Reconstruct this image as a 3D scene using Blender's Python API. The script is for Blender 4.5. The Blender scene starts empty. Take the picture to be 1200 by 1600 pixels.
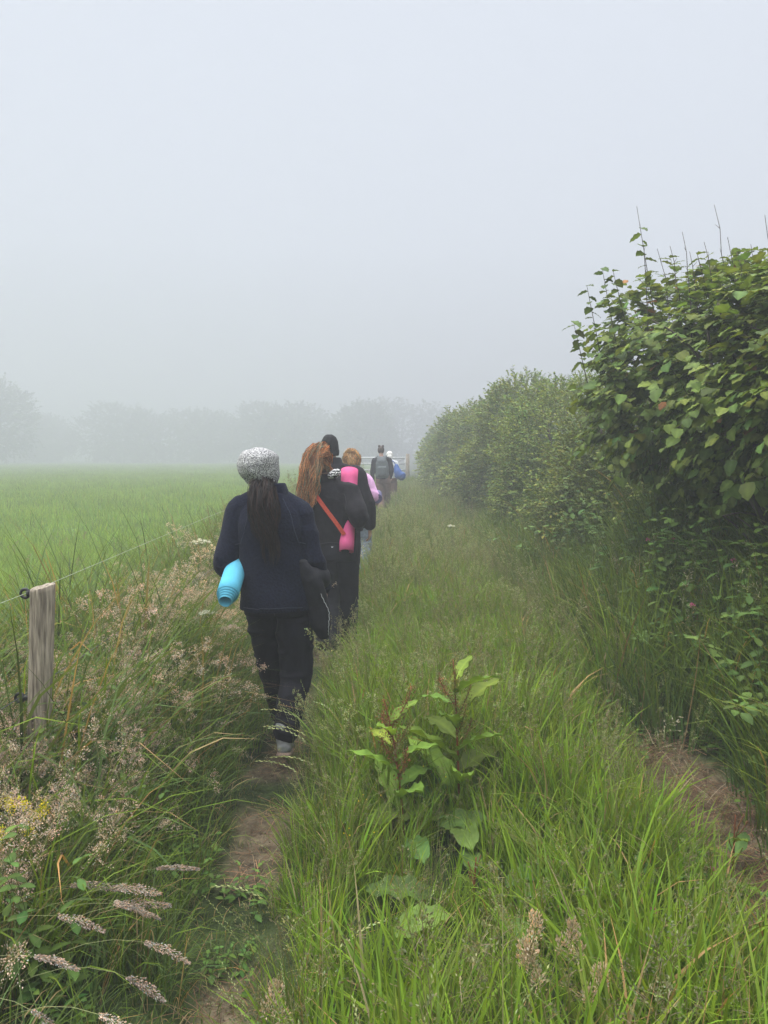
import bpy, math, random
import numpy as np
from mathutils import Vector, Matrix, Euler

R = math.radians
rng = np.random.default_rng(7)
random.seed(7)
scene = bpy.context.scene
COL = scene.collection

# ------------------------------------------------------------------ camera
cam_d = bpy.data.cameras.new('camera')
cam = bpy.data.objects.new('camera', cam_d); COL.objects.link(cam)
cam.location = (0, 0, 1.62)
cam.rotation_euler = (R(90 - 4.16), 0, 0)
cam_d.sensor_fit = 'VERTICAL'; cam_d.sensor_height = 36
cam_d.lens = 36 * 1209 / 1600
cam_d.clip_start = 0.05; cam_d.clip_end = 2000
scene.camera = cam

# ------------------------------------------------------------------ light
SUN_EL, SUN_AZ = R(58), R(-60)
world = bpy.data.worlds.new('World'); scene.world = world
world.use_nodes = True
nt = world.node_tree; nt.nodes.clear()
out = nt.nodes.new('ShaderNodeOutputWorld')
sky = nt.nodes.new('ShaderNodeTexSky'); sky.sky_type = 'NISHITA'; sky.sun_disc = False
sky.sun_elevation = SUN_EL; sky.sun_rotation = R(300)
bg1 = nt.nodes.new('ShaderNodeBackground'); bg1.inputs[1].default_value = 0.05
nt.links.new(sky.outputs[0], bg1.inputs[0])
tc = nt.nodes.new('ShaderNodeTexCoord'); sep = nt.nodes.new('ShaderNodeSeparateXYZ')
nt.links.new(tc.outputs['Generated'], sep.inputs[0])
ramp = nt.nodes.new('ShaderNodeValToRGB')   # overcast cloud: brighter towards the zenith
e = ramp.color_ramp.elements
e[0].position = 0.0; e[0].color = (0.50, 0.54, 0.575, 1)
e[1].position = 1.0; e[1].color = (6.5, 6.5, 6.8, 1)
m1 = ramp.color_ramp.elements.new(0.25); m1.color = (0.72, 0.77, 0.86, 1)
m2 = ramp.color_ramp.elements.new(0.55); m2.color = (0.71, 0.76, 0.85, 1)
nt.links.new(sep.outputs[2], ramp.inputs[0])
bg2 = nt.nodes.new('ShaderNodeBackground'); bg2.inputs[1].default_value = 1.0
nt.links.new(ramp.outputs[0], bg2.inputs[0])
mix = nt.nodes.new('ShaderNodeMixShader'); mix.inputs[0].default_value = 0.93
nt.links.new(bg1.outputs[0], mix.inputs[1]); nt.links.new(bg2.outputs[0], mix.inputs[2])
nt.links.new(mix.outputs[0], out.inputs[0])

sun_d = bpy.data.lights.new('sun', 'SUN'); sun_d.energy = 2.6; sun_d.angle = R(45)
sun_d.color = (1.0, 0.97, 0.92)
sun = bpy.data.objects.new('sun', sun_d); COL.objects.link(sun)
sv = Vector((math.cos(SUN_EL) * math.sin(SUN_AZ), math.cos(SUN_EL) * math.cos(SUN_AZ) * -0.2, math.sin(SUN_EL)))
sun.rotation_euler = sv.to_track_quat('Z', 'Y').to_euler()

scene.view_settings.view_transform = 'Standard'
scene.view_settings.look = 'None'
scene.view_settings.exposure = 0.17
scene.view_settings.gamma = 1.0
try:
    cy = scene.cycles
    cy.max_bounces = 6; cy.diffuse_bounces = 3; cy.glossy_bounces = 2; cy.transmission_bounces = 4
    cy.volume_bounces = 1; cy.transparent_max_bounces = 8
    cy.use_denoising = True
    cy.use_adaptive_sampling = True; cy.adaptive_threshold = 0.02
except Exception:
    pass

# ------------------------------------------------------------------ helpers
def vnoise(P, f=1.0, seed=0):
    """value noise on points (n,3) -> (n,) in -1..1"""
    P = np.asarray(P, float) * f + 1000.0
    i = np.floor(P).astype(np.int64); fr = P - i; fr = fr * fr * (3 - 2 * fr)
    def h(a, b, c):
        n = (a * 73856093) ^ (b * 19349663) ^ (c * 83492791) ^ (seed * 2654435761)
        n = (n ^ (n >> 13)) * 1274126177 & 0x7fffffff
        n = n ^ (n >> 16)
        return (n & 0xffff) / 32767.5 - 1
    x, y, z = i[:, 0], i[:, 1], i[:, 2]; u, v, w = fr[:, 0], fr[:, 1], fr[:, 2]
    l = lambda a, b, t: a + (b - a) * t
    return l(l(l(h(x, y, z), h(x + 1, y, z), u), l(h(x, y + 1, z), h(x + 1, y + 1, z), u), v),
             l(l(h(x, y, z + 1), h(x + 1, y, z + 1), u), l(h(x, y + 1, z + 1), h(x + 1, y + 1, z + 1), u), v), w)

TY = [-5, 0, 2.2, 4, 6.3, 7.6, 10.5, 19.5, 21, 26, 60]
TX = [-.35, -.42, -.47, -.57, -.47, -.44, -.38, -.05, .10, .3, .6]
def trail_x(y): return np.interp(y, TY, TX)
def sstep(a, b, x):
    t = np.clip((x - a) / (b - a), 0, 1); return t * t * (3 - 2 * t)
def ground(x, y):
    x = np.asarray(x, float); y = np.asarray(y, float)
    u = x - trail_x(y)
    z = 0.30 * sstep(8, 27, y)
    z = z + 0.75 * sstep(1.9, 3.8, u) + 0.5 * sstep(4, 9, u) * (1 - sstep(30, 60, u))
    P = np.stack([x, y, np.zeros_like(x)], -1).reshape(-1, 3)
    n = vnoise(P, .9, 3).reshape(x.shape) * .03 + vnoise(P, 2.7, 4).reshape(x.shape) * .015
    z = z + n - 0.04 * np.exp(-(u / .2) ** 2)
    return z
def gz(x, y): return float(ground(np.array([x]), np.array([y]))[0])

def link(o, parent=None):
    COL.objects.link(o)
    if parent is not None: o.parent = parent
    return o
def tag(o, label=None, cat=None, group=None, kind=None):
    if label: o['label'] = label
    if cat: o['category'] = cat
    if group: o['group'] = group
    if kind: o['kind'] = kind
    return o
def empty(name, loc, rz=0.0):
    o = bpy.data.objects.new(name, None); o.location = loc; o.rotation_euler = (0, 0, rz)
    o.empty_display_size = .1
    return link(o)
def copy_tree(o, parent=None):
    c = o.copy(); COL.objects.link(c); c.parent = parent
    for ch in list(o.children): copy_tree(ch, c)
    return c

class MB:
    def __init__(s): s.V = []; s.F3 = []; s.F4 = []; s.C = []; s.n = 0
    def add(s, V, F, C):
        V = np.asarray(V, float).reshape(-1, 3); F = np.asarray(F, int)
        C = np.asarray(C, float)
        if C.ndim == 1: C = np.broadcast_to(C, (len(V), 3))
        if F.shape[-1] == 3: s.F3.append(F.reshape(-1, 3) + s.n)
        else: s.F4.append(F.reshape(-1, 4) + s.n)
        s.V.append(V); s.C.append(C); s.n += len(V)
    def mesh(s, name, smooth=True):
        V = np.concatenate(s.V); C = np.concatenate(s.C)
        f3 = np.concatenate(s.F3) if s.F3 else np.zeros((0, 3), int)
        f4 = np.concatenate(s.F4) if s.F4 else np.zeros((0, 4), int)
        me = bpy.data.meshes.new(name)
        me.vertices.add(len(V)); me.vertices.foreach_set('co', V.ravel())
        li = np.concatenate([f3.ravel(), f4.ravel()])
        tot = np.concatenate([np.full(len(f3), 3), np.full(len(f4), 4)])
        st = np.concatenate([[0], np.cumsum(tot)[:-1]])
        me.loops.add(len(li)); me.loops.foreach_set('vertex_index', li)
        me.polygons.add(len(tot)); me.polygons.foreach_set('loop_start', st); me.polygons.foreach_set('loop_total', tot)
        me.polygons.foreach_set('use_smooth', np.full(len(tot), smooth))
        a = me.color_attributes.new('Col', 'FLOAT_COLOR', 'POINT')
        a.data.foreach_set('color', np.concatenate([C, np.ones((len(C), 1))], 1).ravel())
        me.update(calc_edges=True); me.validate()
        return me
    def build(s, name, mat, parent=None, smooth=True, linkit=True):
        me = s.mesh(name, smooth); me.materials.append(mat)
        o = bpy.data.objects.new(name, me)
        if linkit: link(o, parent)
        return o

def nrm(a): return a / np.maximum(np.linalg.norm(a, axis=-1, keepdims=True), 1e-9)

def ribbons(mb, P, W, S, C):
    """P (n,k,3) centre lines, W (n,k) half widths, S (n,3)/(n,k,3) side, C (n,3)/(n,k,3)"""
    n, k, _ = P.shape
    if S.ndim == 2: S = np.repeat(S[:, None], k, 1)
    if C.ndim == 2: C = np.repeat(C[:, None], k, 1)
    V = np.stack([P - S * W[..., None], P + S * W[..., None]], 2)      # n,k,2,3
    CC = np.repeat(C[:, :, None], 2, 2)
    b = (np.arange(n) * k * 2)[:, None] + (np.arange(k - 1) * 2)[None]
    F = np.stack([b, b + 1, b + 3, b + 2], -1)
    mb.add(V, F.reshape(-1, 4), CC.reshape(-1, 3))

def place(mb, T, F, P, X, Y, Z, s, C, TC=None):
    """copies of template T (m,3) at P with axes X,Y,Z, scale s (n,) ; C (n,3); TC (m,3) multiplier"""
    n = len(P); m = len(T)
    s = np.asarray(s).reshape(n, 1, 1)
    V = P[:, None] + s * (T[None, :, :1] * X[:, None] + T[None, :, 1:2] * Y[:, None] + T[None, :, 2:] * Z[:, None])
    CC = np.repeat(C[:, None], m, 1)
    if TC is not None: CC = CC * TC[None]
    F = np.asarray(F)
    FF = (np.arange(n) * m)[:, None, None] + F[None]
    mb.add(V, FF.reshape(-1, F.shape[1]), CC.reshape(-1, 3))

def frames(Yd, upish):
    """leaf frames: Y along Yd, Z near upish"""
    Y = nrm(Yd); X = nrm(np.cross(Y, upish)); Z = np.cross(X, Y); return X, Y, Z

def rdir(n, r=rng):
    v = r.normal(size=(n, 3)); return nrm(v)

def colvar(base, n, amt=.15, r=rng):
    b = np.asarray(base, float)
    k = 1 + amt * r.normal(size=(n, 1)); hue = amt * .5 * r.normal(size=(n, 1))
    c = b * np.clip(k, .4, 1.8); c = c * (1 + hue * np.array([1.0, 0, -.6]))
    return np.clip(c, .002, .9)

# ------------------------------------------------------------------ materials
def plant_mat(name, trans=.3, rough=.55, spec=.25, jitter=.25):
    m = bpy.data.materials.new(name); m.use_nodes = True; t = m.node_tree; t.nodes.clear()
    o = t.nodes.new('ShaderNodeOutputMaterial'); p = t.nodes.new('ShaderNodeBsdfPrincipled')
    a = t.nodes.new('ShaderNodeAttribute'); a.attribute_name = 'Col'
    oi = t.nodes.new('ShaderNodeObjectInfo')
    tcn = t.nodes.new('ShaderNodeTexCoord'); nz = t.nodes.new('ShaderNodeTexNoise'); nz.inputs['Scale'].default_value = 9
    t.links.new(tcn.outputs['Object'], nz.inputs['Vector'])
    mr = t.nodes.new('ShaderNodeMapRange'); mr.inputs['To Min'].default_value = 1 - jitter; mr.inputs['To Max'].default_value = 1 + jitter
    t.links.new(oi.outputs['Random'], mr.inputs['Value'])
    mr2 = t.nodes.new('ShaderNodeMapRange'); mr2.inputs['From Min'].default_value = .3; mr2.inputs['From Max'].default_value = .7
    mr2.inputs['To Min'].default_value = .8; mr2.inputs['To Max'].default_value = 1.2
    t.links.new(nz.outputs[0], mr2.inputs['Value'])
    mu = t.nodes.new('ShaderNodeMath'); mu.operation = 'MULTIPLY'
    t.links.new(mr.outputs[0], mu.inputs[0]); t.links.new(mr2.outputs[0], mu.inputs[1])
    vm = t.nodes.new('ShaderNodeVectorMath'); vm.operation = 'SCALE'
    t.links.new(a.outputs['Color'], vm.inputs[0]); t.links.new(mu.outputs[0], vm.inputs['Scale'])
    t.links.new(vm.outputs[0], p.inputs['Base Color'])
    p.inputs['Roughness'].default_value = rough; p.inputs['Specular IOR Level'].default_value = spec
    tr = t.nodes.new('ShaderNodeBsdfTranslucent')
    vm2 = t.nodes.new('ShaderNodeVectorMath'); vm2.operation = 'MULTIPLY'; vm2.inputs[1].default_value = (1.25, 1.15, .5)
    t.links.new(vm.outputs[0], vm2.inputs[0]); t.links.new(vm2.outputs[0], tr.inputs['Color'])
    mx = t.nodes.new('ShaderNodeMixShader'); mx.inputs[0].default_value = trans
    t.links.new(p.outputs[0], mx.inputs[1]); t.links.new(tr.outputs[0], mx.inputs[2]); t.links.new(mx.outputs[0], o.inputs[0])
    return m

def solid_mat(name, c1, c2, scale=20, rough=.8, bump=.0, stretch=(1, 1, 1), detail=6, sheen=0., spec=.3, lo=.35, hi=.65, bscale=None, metal=0.):
    m = bpy.data.materials.new(name); m.use_nodes = True; t = m.node_tree
    p = t.nodes['Principled BSDF']
    tcn = t.nodes.new('ShaderNodeTexCoord'); mp = t.nodes.new('ShaderNodeMapping'); mp.inputs['Scale'].default_value = stretch
    t.links.new(tcn.outputs['Object'], mp.inputs[0])
    nz = t.nodes.new('ShaderNodeTexNoise'); nz.inputs['Scale'].default_value = scale; nz.inputs['Detail'].default_value = detail
    t.links.new(mp.outputs[0], nz.inputs['Vector'])
    cr = t.nodes.new('ShaderNodeValToRGB'); cr.color_ramp.elements[0].position = lo; cr.color_ramp.elements[1].position = hi
    cr.color_ramp.elements[0].color = (*c1, 1); cr.color_ramp.elements[1].color = (*c2, 1)
    t.links.new(nz.outputs[0], cr.inputs[0]); t.links.new(cr.outputs[0], p.inputs['Base Color'])
    p.inputs['Roughness'].default_value = rough; p.inputs['Specular IOR Level'].default_value = spec
    p.inputs['Sheen Weight'].default_value = sheen; p.inputs['Metallic'].default_value = metal
    if bump:
        bp = t.nodes.new('ShaderNodeBump'); bp.inputs['Strength'].default_value = bump; bp.inputs['Distance'].default_value = .01
        if bscale:
            n2 = t.nodes.new('ShaderNodeTexNoise'); n2.inputs['Scale'].default_value = bscale; n2.inputs['Detail'].default_value = 4
            t.links.new(mp.outputs[0], n2.inputs['Vector']); t.links.new(n2.outputs[0], bp.inputs['Height'])
        else: t.links.new(nz.outputs[0], bp.inputs['Height'])
        t.links.new(bp.outputs[0], p.inputs['Normal'])
    return m

M_grass = plant_mat('grass_blades', .34, .55, .12, .22)
M_leaf = plant_mat('leaf', .30, .55, .14, .1)
M_seed = plant_mat('seed_heads', .25, .8, .1, .15)
M_hair = plant_mat('hair_strands', .05, .55, .16, .0)
M_skin = solid_mat('skin', (.5, .3, .22), (.58, .36, .27), 30, .55)
M_navyfleece = solid_mat('navy_fleece', (.0045, .006, .014), (.010, .0125, .027), 90, .95, .5, sheen=.04, spec=.1)
M_blacktrouser = solid_mat('black_trouser_cloth', (.0035, .0035, .006), (.007, .007, .011), 14, .85, .2, bscale=160, spec=.2)
M_hat = solid_mat('speckled_wool', (.07, .07, .075), (.62, .62, .61), 175, .98, 1.0, detail=5, lo=.36, hi=.63, spec=.1)
M_blueMat = solid_mat('blue_foam', (.10, .42, .58), (.13, .47, .63), 12, .92, .25, spec=.08, bscale=220)
M_pinkMat = solid_mat('pink_foam', (.58, .10, .23), (.64, .12, .27), 12, .92, .25, spec=.08, bscale=220)
M_purpleMat = solid_mat('purple_foam', (.075, .065, .14), (.095, .08, .17), 12, .6)
M_blackjacket = solid_mat('black_jacket_cloth', (.009, .008, .0105), (.016, .014, .017), 25, .9, .3, bscale=130, spec=.15, sheen=.03)
M_manjacket = solid_mat('dark_jacket_cloth', (.008, .007, .0095), (.014, .012, .016), 18, .85, .2, bscale=130, spec=.2)
M_knit = solid_mat('black_knit', (.010, .010, .011), (.022, .022, .023), 70, .95, .6, stretch=(1, 1, .3))
M_shell = solid_mat('soft_shell', (.009, .009, .013), (.015, .015, .020), 20, .7, .2, spec=.3, bscale=90)
M_pinktop = solid_mat('pink_fleece', (.62, .33, .56), (.74, .43, .68), 30, .9, .4, sheen=.1)
M_denim = solid_mat('denim', (.10, .13, .16), (.20, .24, .28), 40, .9, .3)
M_brownTr = solid_mat('brown_trouser_cloth', (.15, .085, .065), (.20, .12, .09), 15, .9, .2)
M_boot = solid_mat('boot_suede', (.12, .13, .13), (.20, .20, .19), 25, .85, .3)
M_sole = solid_mat('boot_sole', (.13, .09, .07), (.24, .17, .13), 30, .9, .3)
M_grayshoe = solid_mat('shoe', (.05, .05, .05), (.1, .1, .1), 25, .8)
M_pack = solid_mat('pack_nylon', (.07, .085, .09), (.10, .115, .12), 25, .6, .2)
M_bluebag = solid_mat('blue_nylon', (.02, .07, .24), (.03, .10, .32), 20, .55, .3)
M_white = solid_mat('white_cloth', (.55, .57, .57), (.72, .73, .72), 12, .8, .2)
M_red = solid_mat('red_webbing', (.42, .05, .03), (.55, .09, .05), 60, .7)
M_wood = solid_mat('weathered_wood', (.095, .075, .055), (.40, .345, .265), 48, .9, 1.0, stretch=(2.0, 2.0, .16), detail=12, lo=.32, hi=.66)
M_plastic = solid_mat('black_plastic', (.015, .015, .015), (.03, .03, .03), 40, .45)
M_wire = solid_mat('pale_wire', (.28, .32, .22), (.38, .42, .30), 60, .6)
M_darkwire = solid_mat('dark_wire', (.04, .04, .04), (.10, .10, .10), 60, .6)
M_yellow = solid_mat('yellow_plastic', (.70, .55, .02), (.85, .70, .04), 30, .5)
M_bark = solid_mat('bark', (.035, .028, .022), (.11, .09, .07), 18, .9, .8, stretch=(1, 1, .3), detail=8)
M_galv = solid_mat('galvanised_steel', (.46, .48, .48), (.54, .56, .56), 12, .5)

# zebra scarf
def zebra():
    m = bpy.data.materials.new('zebra_cloth'); m.use_nodes = True; t = m.node_tree; p = t.nodes['Principled BSDF']
    tcn = t.nodes.new('ShaderNodeTexCoord'); w = t.nodes.new('ShaderNodeTexWave'); w.inputs['Scale'].default_value = 14
    w.inputs['Distortion'].default_value = 7; w.inputs['Detail Scale'].default_value = 3; w.bands_direction = 'Z'
    t.links.new(tcn.outputs['Object'], w.inputs[0])
    cr = t.nodes.new('ShaderNodeValToRGB'); cr.color_ramp.interpolation = 'CONSTANT'
    cr.color_ramp.elements[0].color = (.02, .02, .02, 1); cr.color_ramp.elements[1].color = (.75, .75, .73, 1); cr.color_ramp.elements[1].position = .55
    t.links.new(w.outputs[1], cr.inputs[0]); t.links.new(cr.outputs[0], p.inputs['Base Color']); p.inputs['Roughness'].default_value = .9
    return m
M_zebra = zebra()

# ground sheet material: soil, trampled straw and green undergrowth
def ground_mat():
    m = bpy.data.materials.new('earth_and_turf'); m.use_nodes = True; t = m.node_tree; p = t.nodes['Principled BSDF']
    a = t.nodes.new('ShaderNodeAttribute'); a.attribute_name = 'Col'
    tcn = t.nodes.new('ShaderNodeTexCoord'); n1 = t.nodes.new('ShaderNodeTexNoise'); n1.inputs['Scale'].default_value = 14; n1.inputs['Detail'].default_value = 10
    n1.inputs['Roughness'].default_value = .7
    t.links.new(tcn.outputs['Object'], n1.inputs[0])
    mr = t.nodes.new('ShaderNodeMapRange'); mr.inputs['From Min'].default_value = .3; mr.inputs['From Max'].default_value = .7
    mr.inputs['To Min'].default_value = .3; mr.inputs['To Max'].default_value = 1.6
    t.links.new(n1.outputs[0], mr.inputs[0])
    vm = t.nodes.new('ShaderNodeVectorMath'); vm.operation = 'SCALE'
    t.links.new(a.outputs['Color'], vm.inputs[0]); t.links.new(mr.outputs[0], vm.inputs['Scale'])
    t.links.new(vm.outputs[0], p.inputs['Base Color']); p.inputs['Roughness'].default_value = .95; p.inputs['Specular IOR Level'].default_value = .1
    n2 = t.nodes.new('ShaderNodeTexNoise'); n2.inputs['Scale'].default_value = 45; n2.inputs['Detail'].default_value = 8
    t.links.new(tcn.outputs['Object'], n2.inputs[0])
    bp = t.nodes.new('ShaderNodeBump'); bp.inputs['Strength'].default_value = .9; bp.inputs['Distance'].default_value = .03
    t.links.new(n2.outputs[0], bp.inputs['Height']); t.links.new(bp.outputs[0], p.inputs['Normal'])
    return m
M_ground = ground_mat()

# ------------------------------------------------------------------ ground sheet
def bare(x, y):
    """0..1 how bare the ground is (trodden trails)"""
    x = np.asarray(x, float); y = np.asarray(y, float)
    u = x - trail_x(y)
    P = np.stack([x, y, np.zeros_like(x)], -1).reshape(-1, 3)
    n = vnoise(P, 3.1, 9).reshape(x.shape) * .06
    n5 = vnoise(P, 1.9, 19).reshape(x.shape)
    b = (1 - sstep(.06, .16, np.abs(u) + n)) * sstep(-.65, -.05, n5)
    b2 = (1 - sstep(.7, 1.15, np.sqrt(((x - 1.44 - .05*np.sin(y*2)) / .22) ** 2 + ((y - 3.2) / 1.15) ** 2) + n * 2))
    return np.maximum(b, b2)
gx = np.concatenate([-np.geomspace(700, 12.2, 40), np.linspace(-12, -2, 60)[:-1], np.linspace(-2, 4.5, 170), np.linspace(4.6, 12, 30), np.geomspace(12.3, 700, 40)])
gy = np.concatenate([-np.geomspace(300, 3, 20), np.linspace(-2.8, 12, 260), np.linspace(12.2, 40, 110), np.geomspace(41, 1200, 60)])
GX, GY = np.meshgrid(gx, gy)
GZ = ground(GX, GY)
b = bare(GX, GY)[..., None]
P2 = np.stack([GX, GY, 0 * GX], -1).reshape(-1, 3)
nn = vnoise(P2, 1.7, 11).reshape(GX.shape)[..., None]
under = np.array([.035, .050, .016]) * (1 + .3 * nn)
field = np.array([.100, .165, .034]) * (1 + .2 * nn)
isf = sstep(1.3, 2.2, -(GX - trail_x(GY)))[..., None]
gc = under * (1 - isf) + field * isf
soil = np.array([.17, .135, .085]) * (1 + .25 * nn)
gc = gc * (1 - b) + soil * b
mb = MB(); ny, nx = GX.shape
ii = (np.arange(ny - 1)[:, None] * nx + np.arange(nx - 1)[None]).ravel()
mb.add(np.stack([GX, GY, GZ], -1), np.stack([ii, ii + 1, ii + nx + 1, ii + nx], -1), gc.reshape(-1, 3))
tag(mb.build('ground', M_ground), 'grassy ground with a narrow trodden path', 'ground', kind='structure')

# ------------------------------------------------------------------ grass sources
SRC = {}
def source(group, ob):
    if group not in SRC: SRC[group] = bpy.data.collections.new('source_' + group)
    ob.name = '%s_%02d' % (group, len(SRC[group].objects))
    SRC[group].objects.link(ob)

def curve_paths(base, az, th0, th1, L, k=6):
    """integrate bending stems: base(n,3) az(n) start angle from vertical, end angle, length"""
    n = len(base); t = np.linspace(0, 1, k)
    tm = (t[1:] + t[:-1]) / 2
    th = th0[:, None] + (th1 - th0)[:, None] * tm[None] ** 1.4
    dr = np.sin(th) * (L / (k - 1))[:, None]; dz = np.cos(th) * (L / (k - 1))[:, None]
    r = np.concatenate([np.zeros((n, 1)), np.cumsum(dr, 1)], 1); z = np.concatenate([np.zeros((n, 1)), np.cumsum(dz, 1)], 1)
    P = base[:, None] + np.stack([np.cos(az)[:, None] * r, np.sin(az)[:, None] * r, z], -1)
    return P

def blades(mb, n, rad, hmin, hmax, w, col, bend=(.3, 1.4), r=rng, k=6, tipyellow=.25, dead=.06, azbias=None, centre=None):
    a = r.uniform(0, 2 * np.pi, n); rr = rad * np.sqrt(r.uniform(0, 1, n))
    base = np.stack([np.cos(a) * rr, np.sin(a) * rr, np.full(n, -.02)], -1)
    if centre is not None: base += centre
    az = a + r.normal(0, .7, n)
    if azbias is not None:
        m = r.uniform(0, 1, n) < azbias[1]; az[m] = azbias[0] + r.normal(0, .45, m.sum())
    L = r.uniform(hmin, hmax, n)
    th0 = np.abs(r.normal(0, .16, n)); th1 = th0 + r.uniform(bend[0], bend[1], n)
    P = curve_paths(base, az, th0, th1, L, k)
    t = np.linspace(0, 1, k)
    W = (w * r.uniform(.6, 1.3, n))[:, None] * (np.clip(.55 + 1.6 * t, 0, 1) * (1 - t ** 2.2) + .04)[None]
    sa = az + np.pi / 2 + r.normal(0, .5, n)
    S = np.stack([np.cos(sa), np.sin(sa), r.normal(0, .25, n)], -1)
    C = colvar(col, n, .18, r)
    dm = r.uniform(0, 1, n) < dead
    C[dm] = colvar((.26, .20, .10), dm.sum(), .2, r)
    C = C[:, None] * (1 + tipyellow * (t[None, :, None] ** 2) * np.array([1.0, .45, -.1]))
    ribbons(mb, P, W, nrm(S), C)

SPK = np.array([[0, 0, 0], [.5, .45, 0], [0, 1, 0], [-.5, .45, 0], [0, .45, .5], [0, .45, -.5]], float)
SPKF4 = np.array([[0, 1, 2, 3], [0, 4, 2, 5]])
def spikelets(mb, P, D, s, col, fat=.35, r=rng, amt=.15):
    n = len(P); X, Y, Z = frames(D, rdir(n, r) + 1e-3)
    T = SPK * np.array([fat, 1, fat])
    place(mb, T, SPKF4, P, X, Y, Z, s, colvar(col, n, amt, r))

def stem(mb, base, az, th0, th1, L, w, col, k=9):
    P = curve_paths(np.array([base], float), np.array([az]), np.array([th0]), np.array([th1]), np.array([L]), k)
    for d in (az + np.pi / 2,):
        S = np.array([[math.cos(d), math.sin(d), 0]]); ribbons(mb, P, np.full((1, k), w) * np.linspace(1, .55, k), S, np.array([col]))
        S = np.array([[0.0, 0.0, 1.0]]) * .0 + np.array([[math.cos(az), math.sin(az), .3]])
        ribbons(mb, P, np.full((1, k), w) * np.linspace(1, .55, k), nrm(S), np.array([col]))
    return P[0]

def along(P, t):
    """points/tangents on polyline P (k,3) at t (0..1)"""
    k = len(P); x = np.clip(np.asarray(t), 0, 1) * (k - 1); i = np.minimum(x.astype(int), k - 2); f = (x - i)[:, None]
    return P[i] * (1 - f) + P[i + 1] * f, nrm(P[i + 1] - P[i])

STEMC = (.17, .20, .07)
def rye(mb, base, az, th0, th1, L, r=rng, col=(.30, .34, .15), s=.014):
    P = stem(mb, base, az, th0, th1, L, .0011, STEMC, 12)
    n = 17; t = np.linspace(.68, .995, n); p, d = along(P, t)
    side = nrm(np.cross(d, np.array([0, 0, 1.0]) + 1e-3)); sg = np.where(np.arange(n) % 2, 1, -1)[:, None]
    spikelets(mb, p, d * .9 + side * sg * .42, np.full(n, s), col, .30, r)
def fog(mb, base, az, th0, th1, L, r=rng, col=(.47, .375, .315), n=150, pl=.13, pw=.014):
    P = stem(mb, base, az, th0, th1, L, .0013, (.20, .22, .10), 12)
    t0 = 1 - pl / L; t = r.uniform(t0, 1.0, n); q = (t - t0) / (1 - t0)
    p, d = along(P, t); rad = pw * np.sin(np.pi * np.clip(q * .9 + .08, 0, 1)) ** .7 * r.uniform(.1, 1, n)
    o = rdir(n, r); o = nrm(o - d * (o * d).sum(1, keepdims=True)); p = p + o * rad[:, None]
    spikelets(mb, p, d * 1.0 + o * .5, r.uniform(.0045, .0078, n), col, .40, r, .28)
def airy(mb, base, az, th0, th1, L, r=rng, col=(.36, .25, .21), nb=26, pl=.2, pw=.055, s=.0060, per=7):
    P = stem(mb, base, az, th0, th1, L, .0010, (.20, .19, .09), 12)
    t0 = 1 - pl / L; q = np.sort(r.uniform(0, .97, nb)); t = t0 + q * (1 - t0); p, d = along(P, t)
    o = rdir(nb, r); o = nrm(nrm(o - d * (o * d).sum(1, keepdims=True)) + d * .9)
    bl = pw * (1 - q) * r.uniform(.5, 1.2, nb) + .012
    k = 4; tt = np.linspace(0, 1, k); B = p[:, None] + o[:, None] * (bl[:, None] * tt)[..., None]
    B[..., 2] -= (bl[:, None] * tt ** 2) * .25
    ribbons(mb, B, np.full((nb, k), .0004), rdir(nb, r), np.repeat(np.array([[.28, .21, .15]]), nb, 0))
    m = nb * per; bi = np.repeat(np.arange(nb), per); f = r.uniform(.35, 1.05, m)
    pp = p[bi] + o[bi] * (bl[bi] * f)[:, None] + r.normal(0, .004, (m, 3)); pp[:, 2] -= bl[bi] * f ** 2 * .25
    spikelets(mb, pp, o[bi] + rdir(m, r) * .5, r.uniform(.7, 1.4, m) * s, col, .5, r, .22)
def oat(mb, base, az, th0, th1, L, r=rng, col=(.46, .42, .31)):
    P = stem(mb, base, az, th0, th1, L, .0014, STEMC, 12)
    nb = 22; q = np.sort(r.uniform(0, 1, nb)); t = .72 + q * .28; p, d = along(P, t)
    o = rdir(nb, r); o = nrm(nrm(o - d * (o * d).sum(1, keepdims=True)) * 1.1 + d * .9); bl = (.055 * (1 - q) + .02) * r.uniform(.5, 1.2, nb)
    k = 3; tt = np.linspace(0, 1, k); B = p[:, None] + o[:, None] * (bl[:, None] * tt)[..., None]
    ribbons(mb, B, np.full((nb, k), .0005), rdir(nb, r), np.repeat(np.array([[.3, .3, .16]]), nb, 0))
    per = 3; bi = np.repeat(np.arange(nb), per); f = r.uniform(.5, 1.05, nb * per)
    spikelets(mb, p[bi] + o[bi] * (bl[bi] * f)[:, None], o[bi] + rdir(nb * per, r) * .4 - np.array([0, 0, .2]), r.uniform(.008, .013, nb * per), col, .24, r)
def cocks(mb, base, az, th0, th1, L, r=rng, col=(.42, .33, .23), big=1.0):
    P = stem(mb, base, az, th0, th1, L, .0016, (.22, .26, .10), 12)
    lobes = [(.84, .018, .018), (.90, .022, .020), (.95, .004, .020), (.985, .0, .016)]
    for i, (t, off, rad) in enumerate(lobes):
        p, d = along(P, [t]); o = rdir(1, r); o = nrm(o - d * (o * d).sum(1, keepdims=True)); c = p + o * off * big
        if off > .006: ribbons(mb, np.stack([p, c], 1), np.full((1, 2), .0007), nrm(d), np.array([[.25, .27, .12]]))
        n = 70; v = rdir(n, r) * (r.uniform(0, 1, n) ** .4)[:, None] * rad * big * np.array([.75, .75, 1.1])
        spikelets(mb, c + v, v / rad + d * 1.2 + rdir(n, r) * .3, r.uniform(.006, .009, n) * big, col, .38, r, .18)

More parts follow.
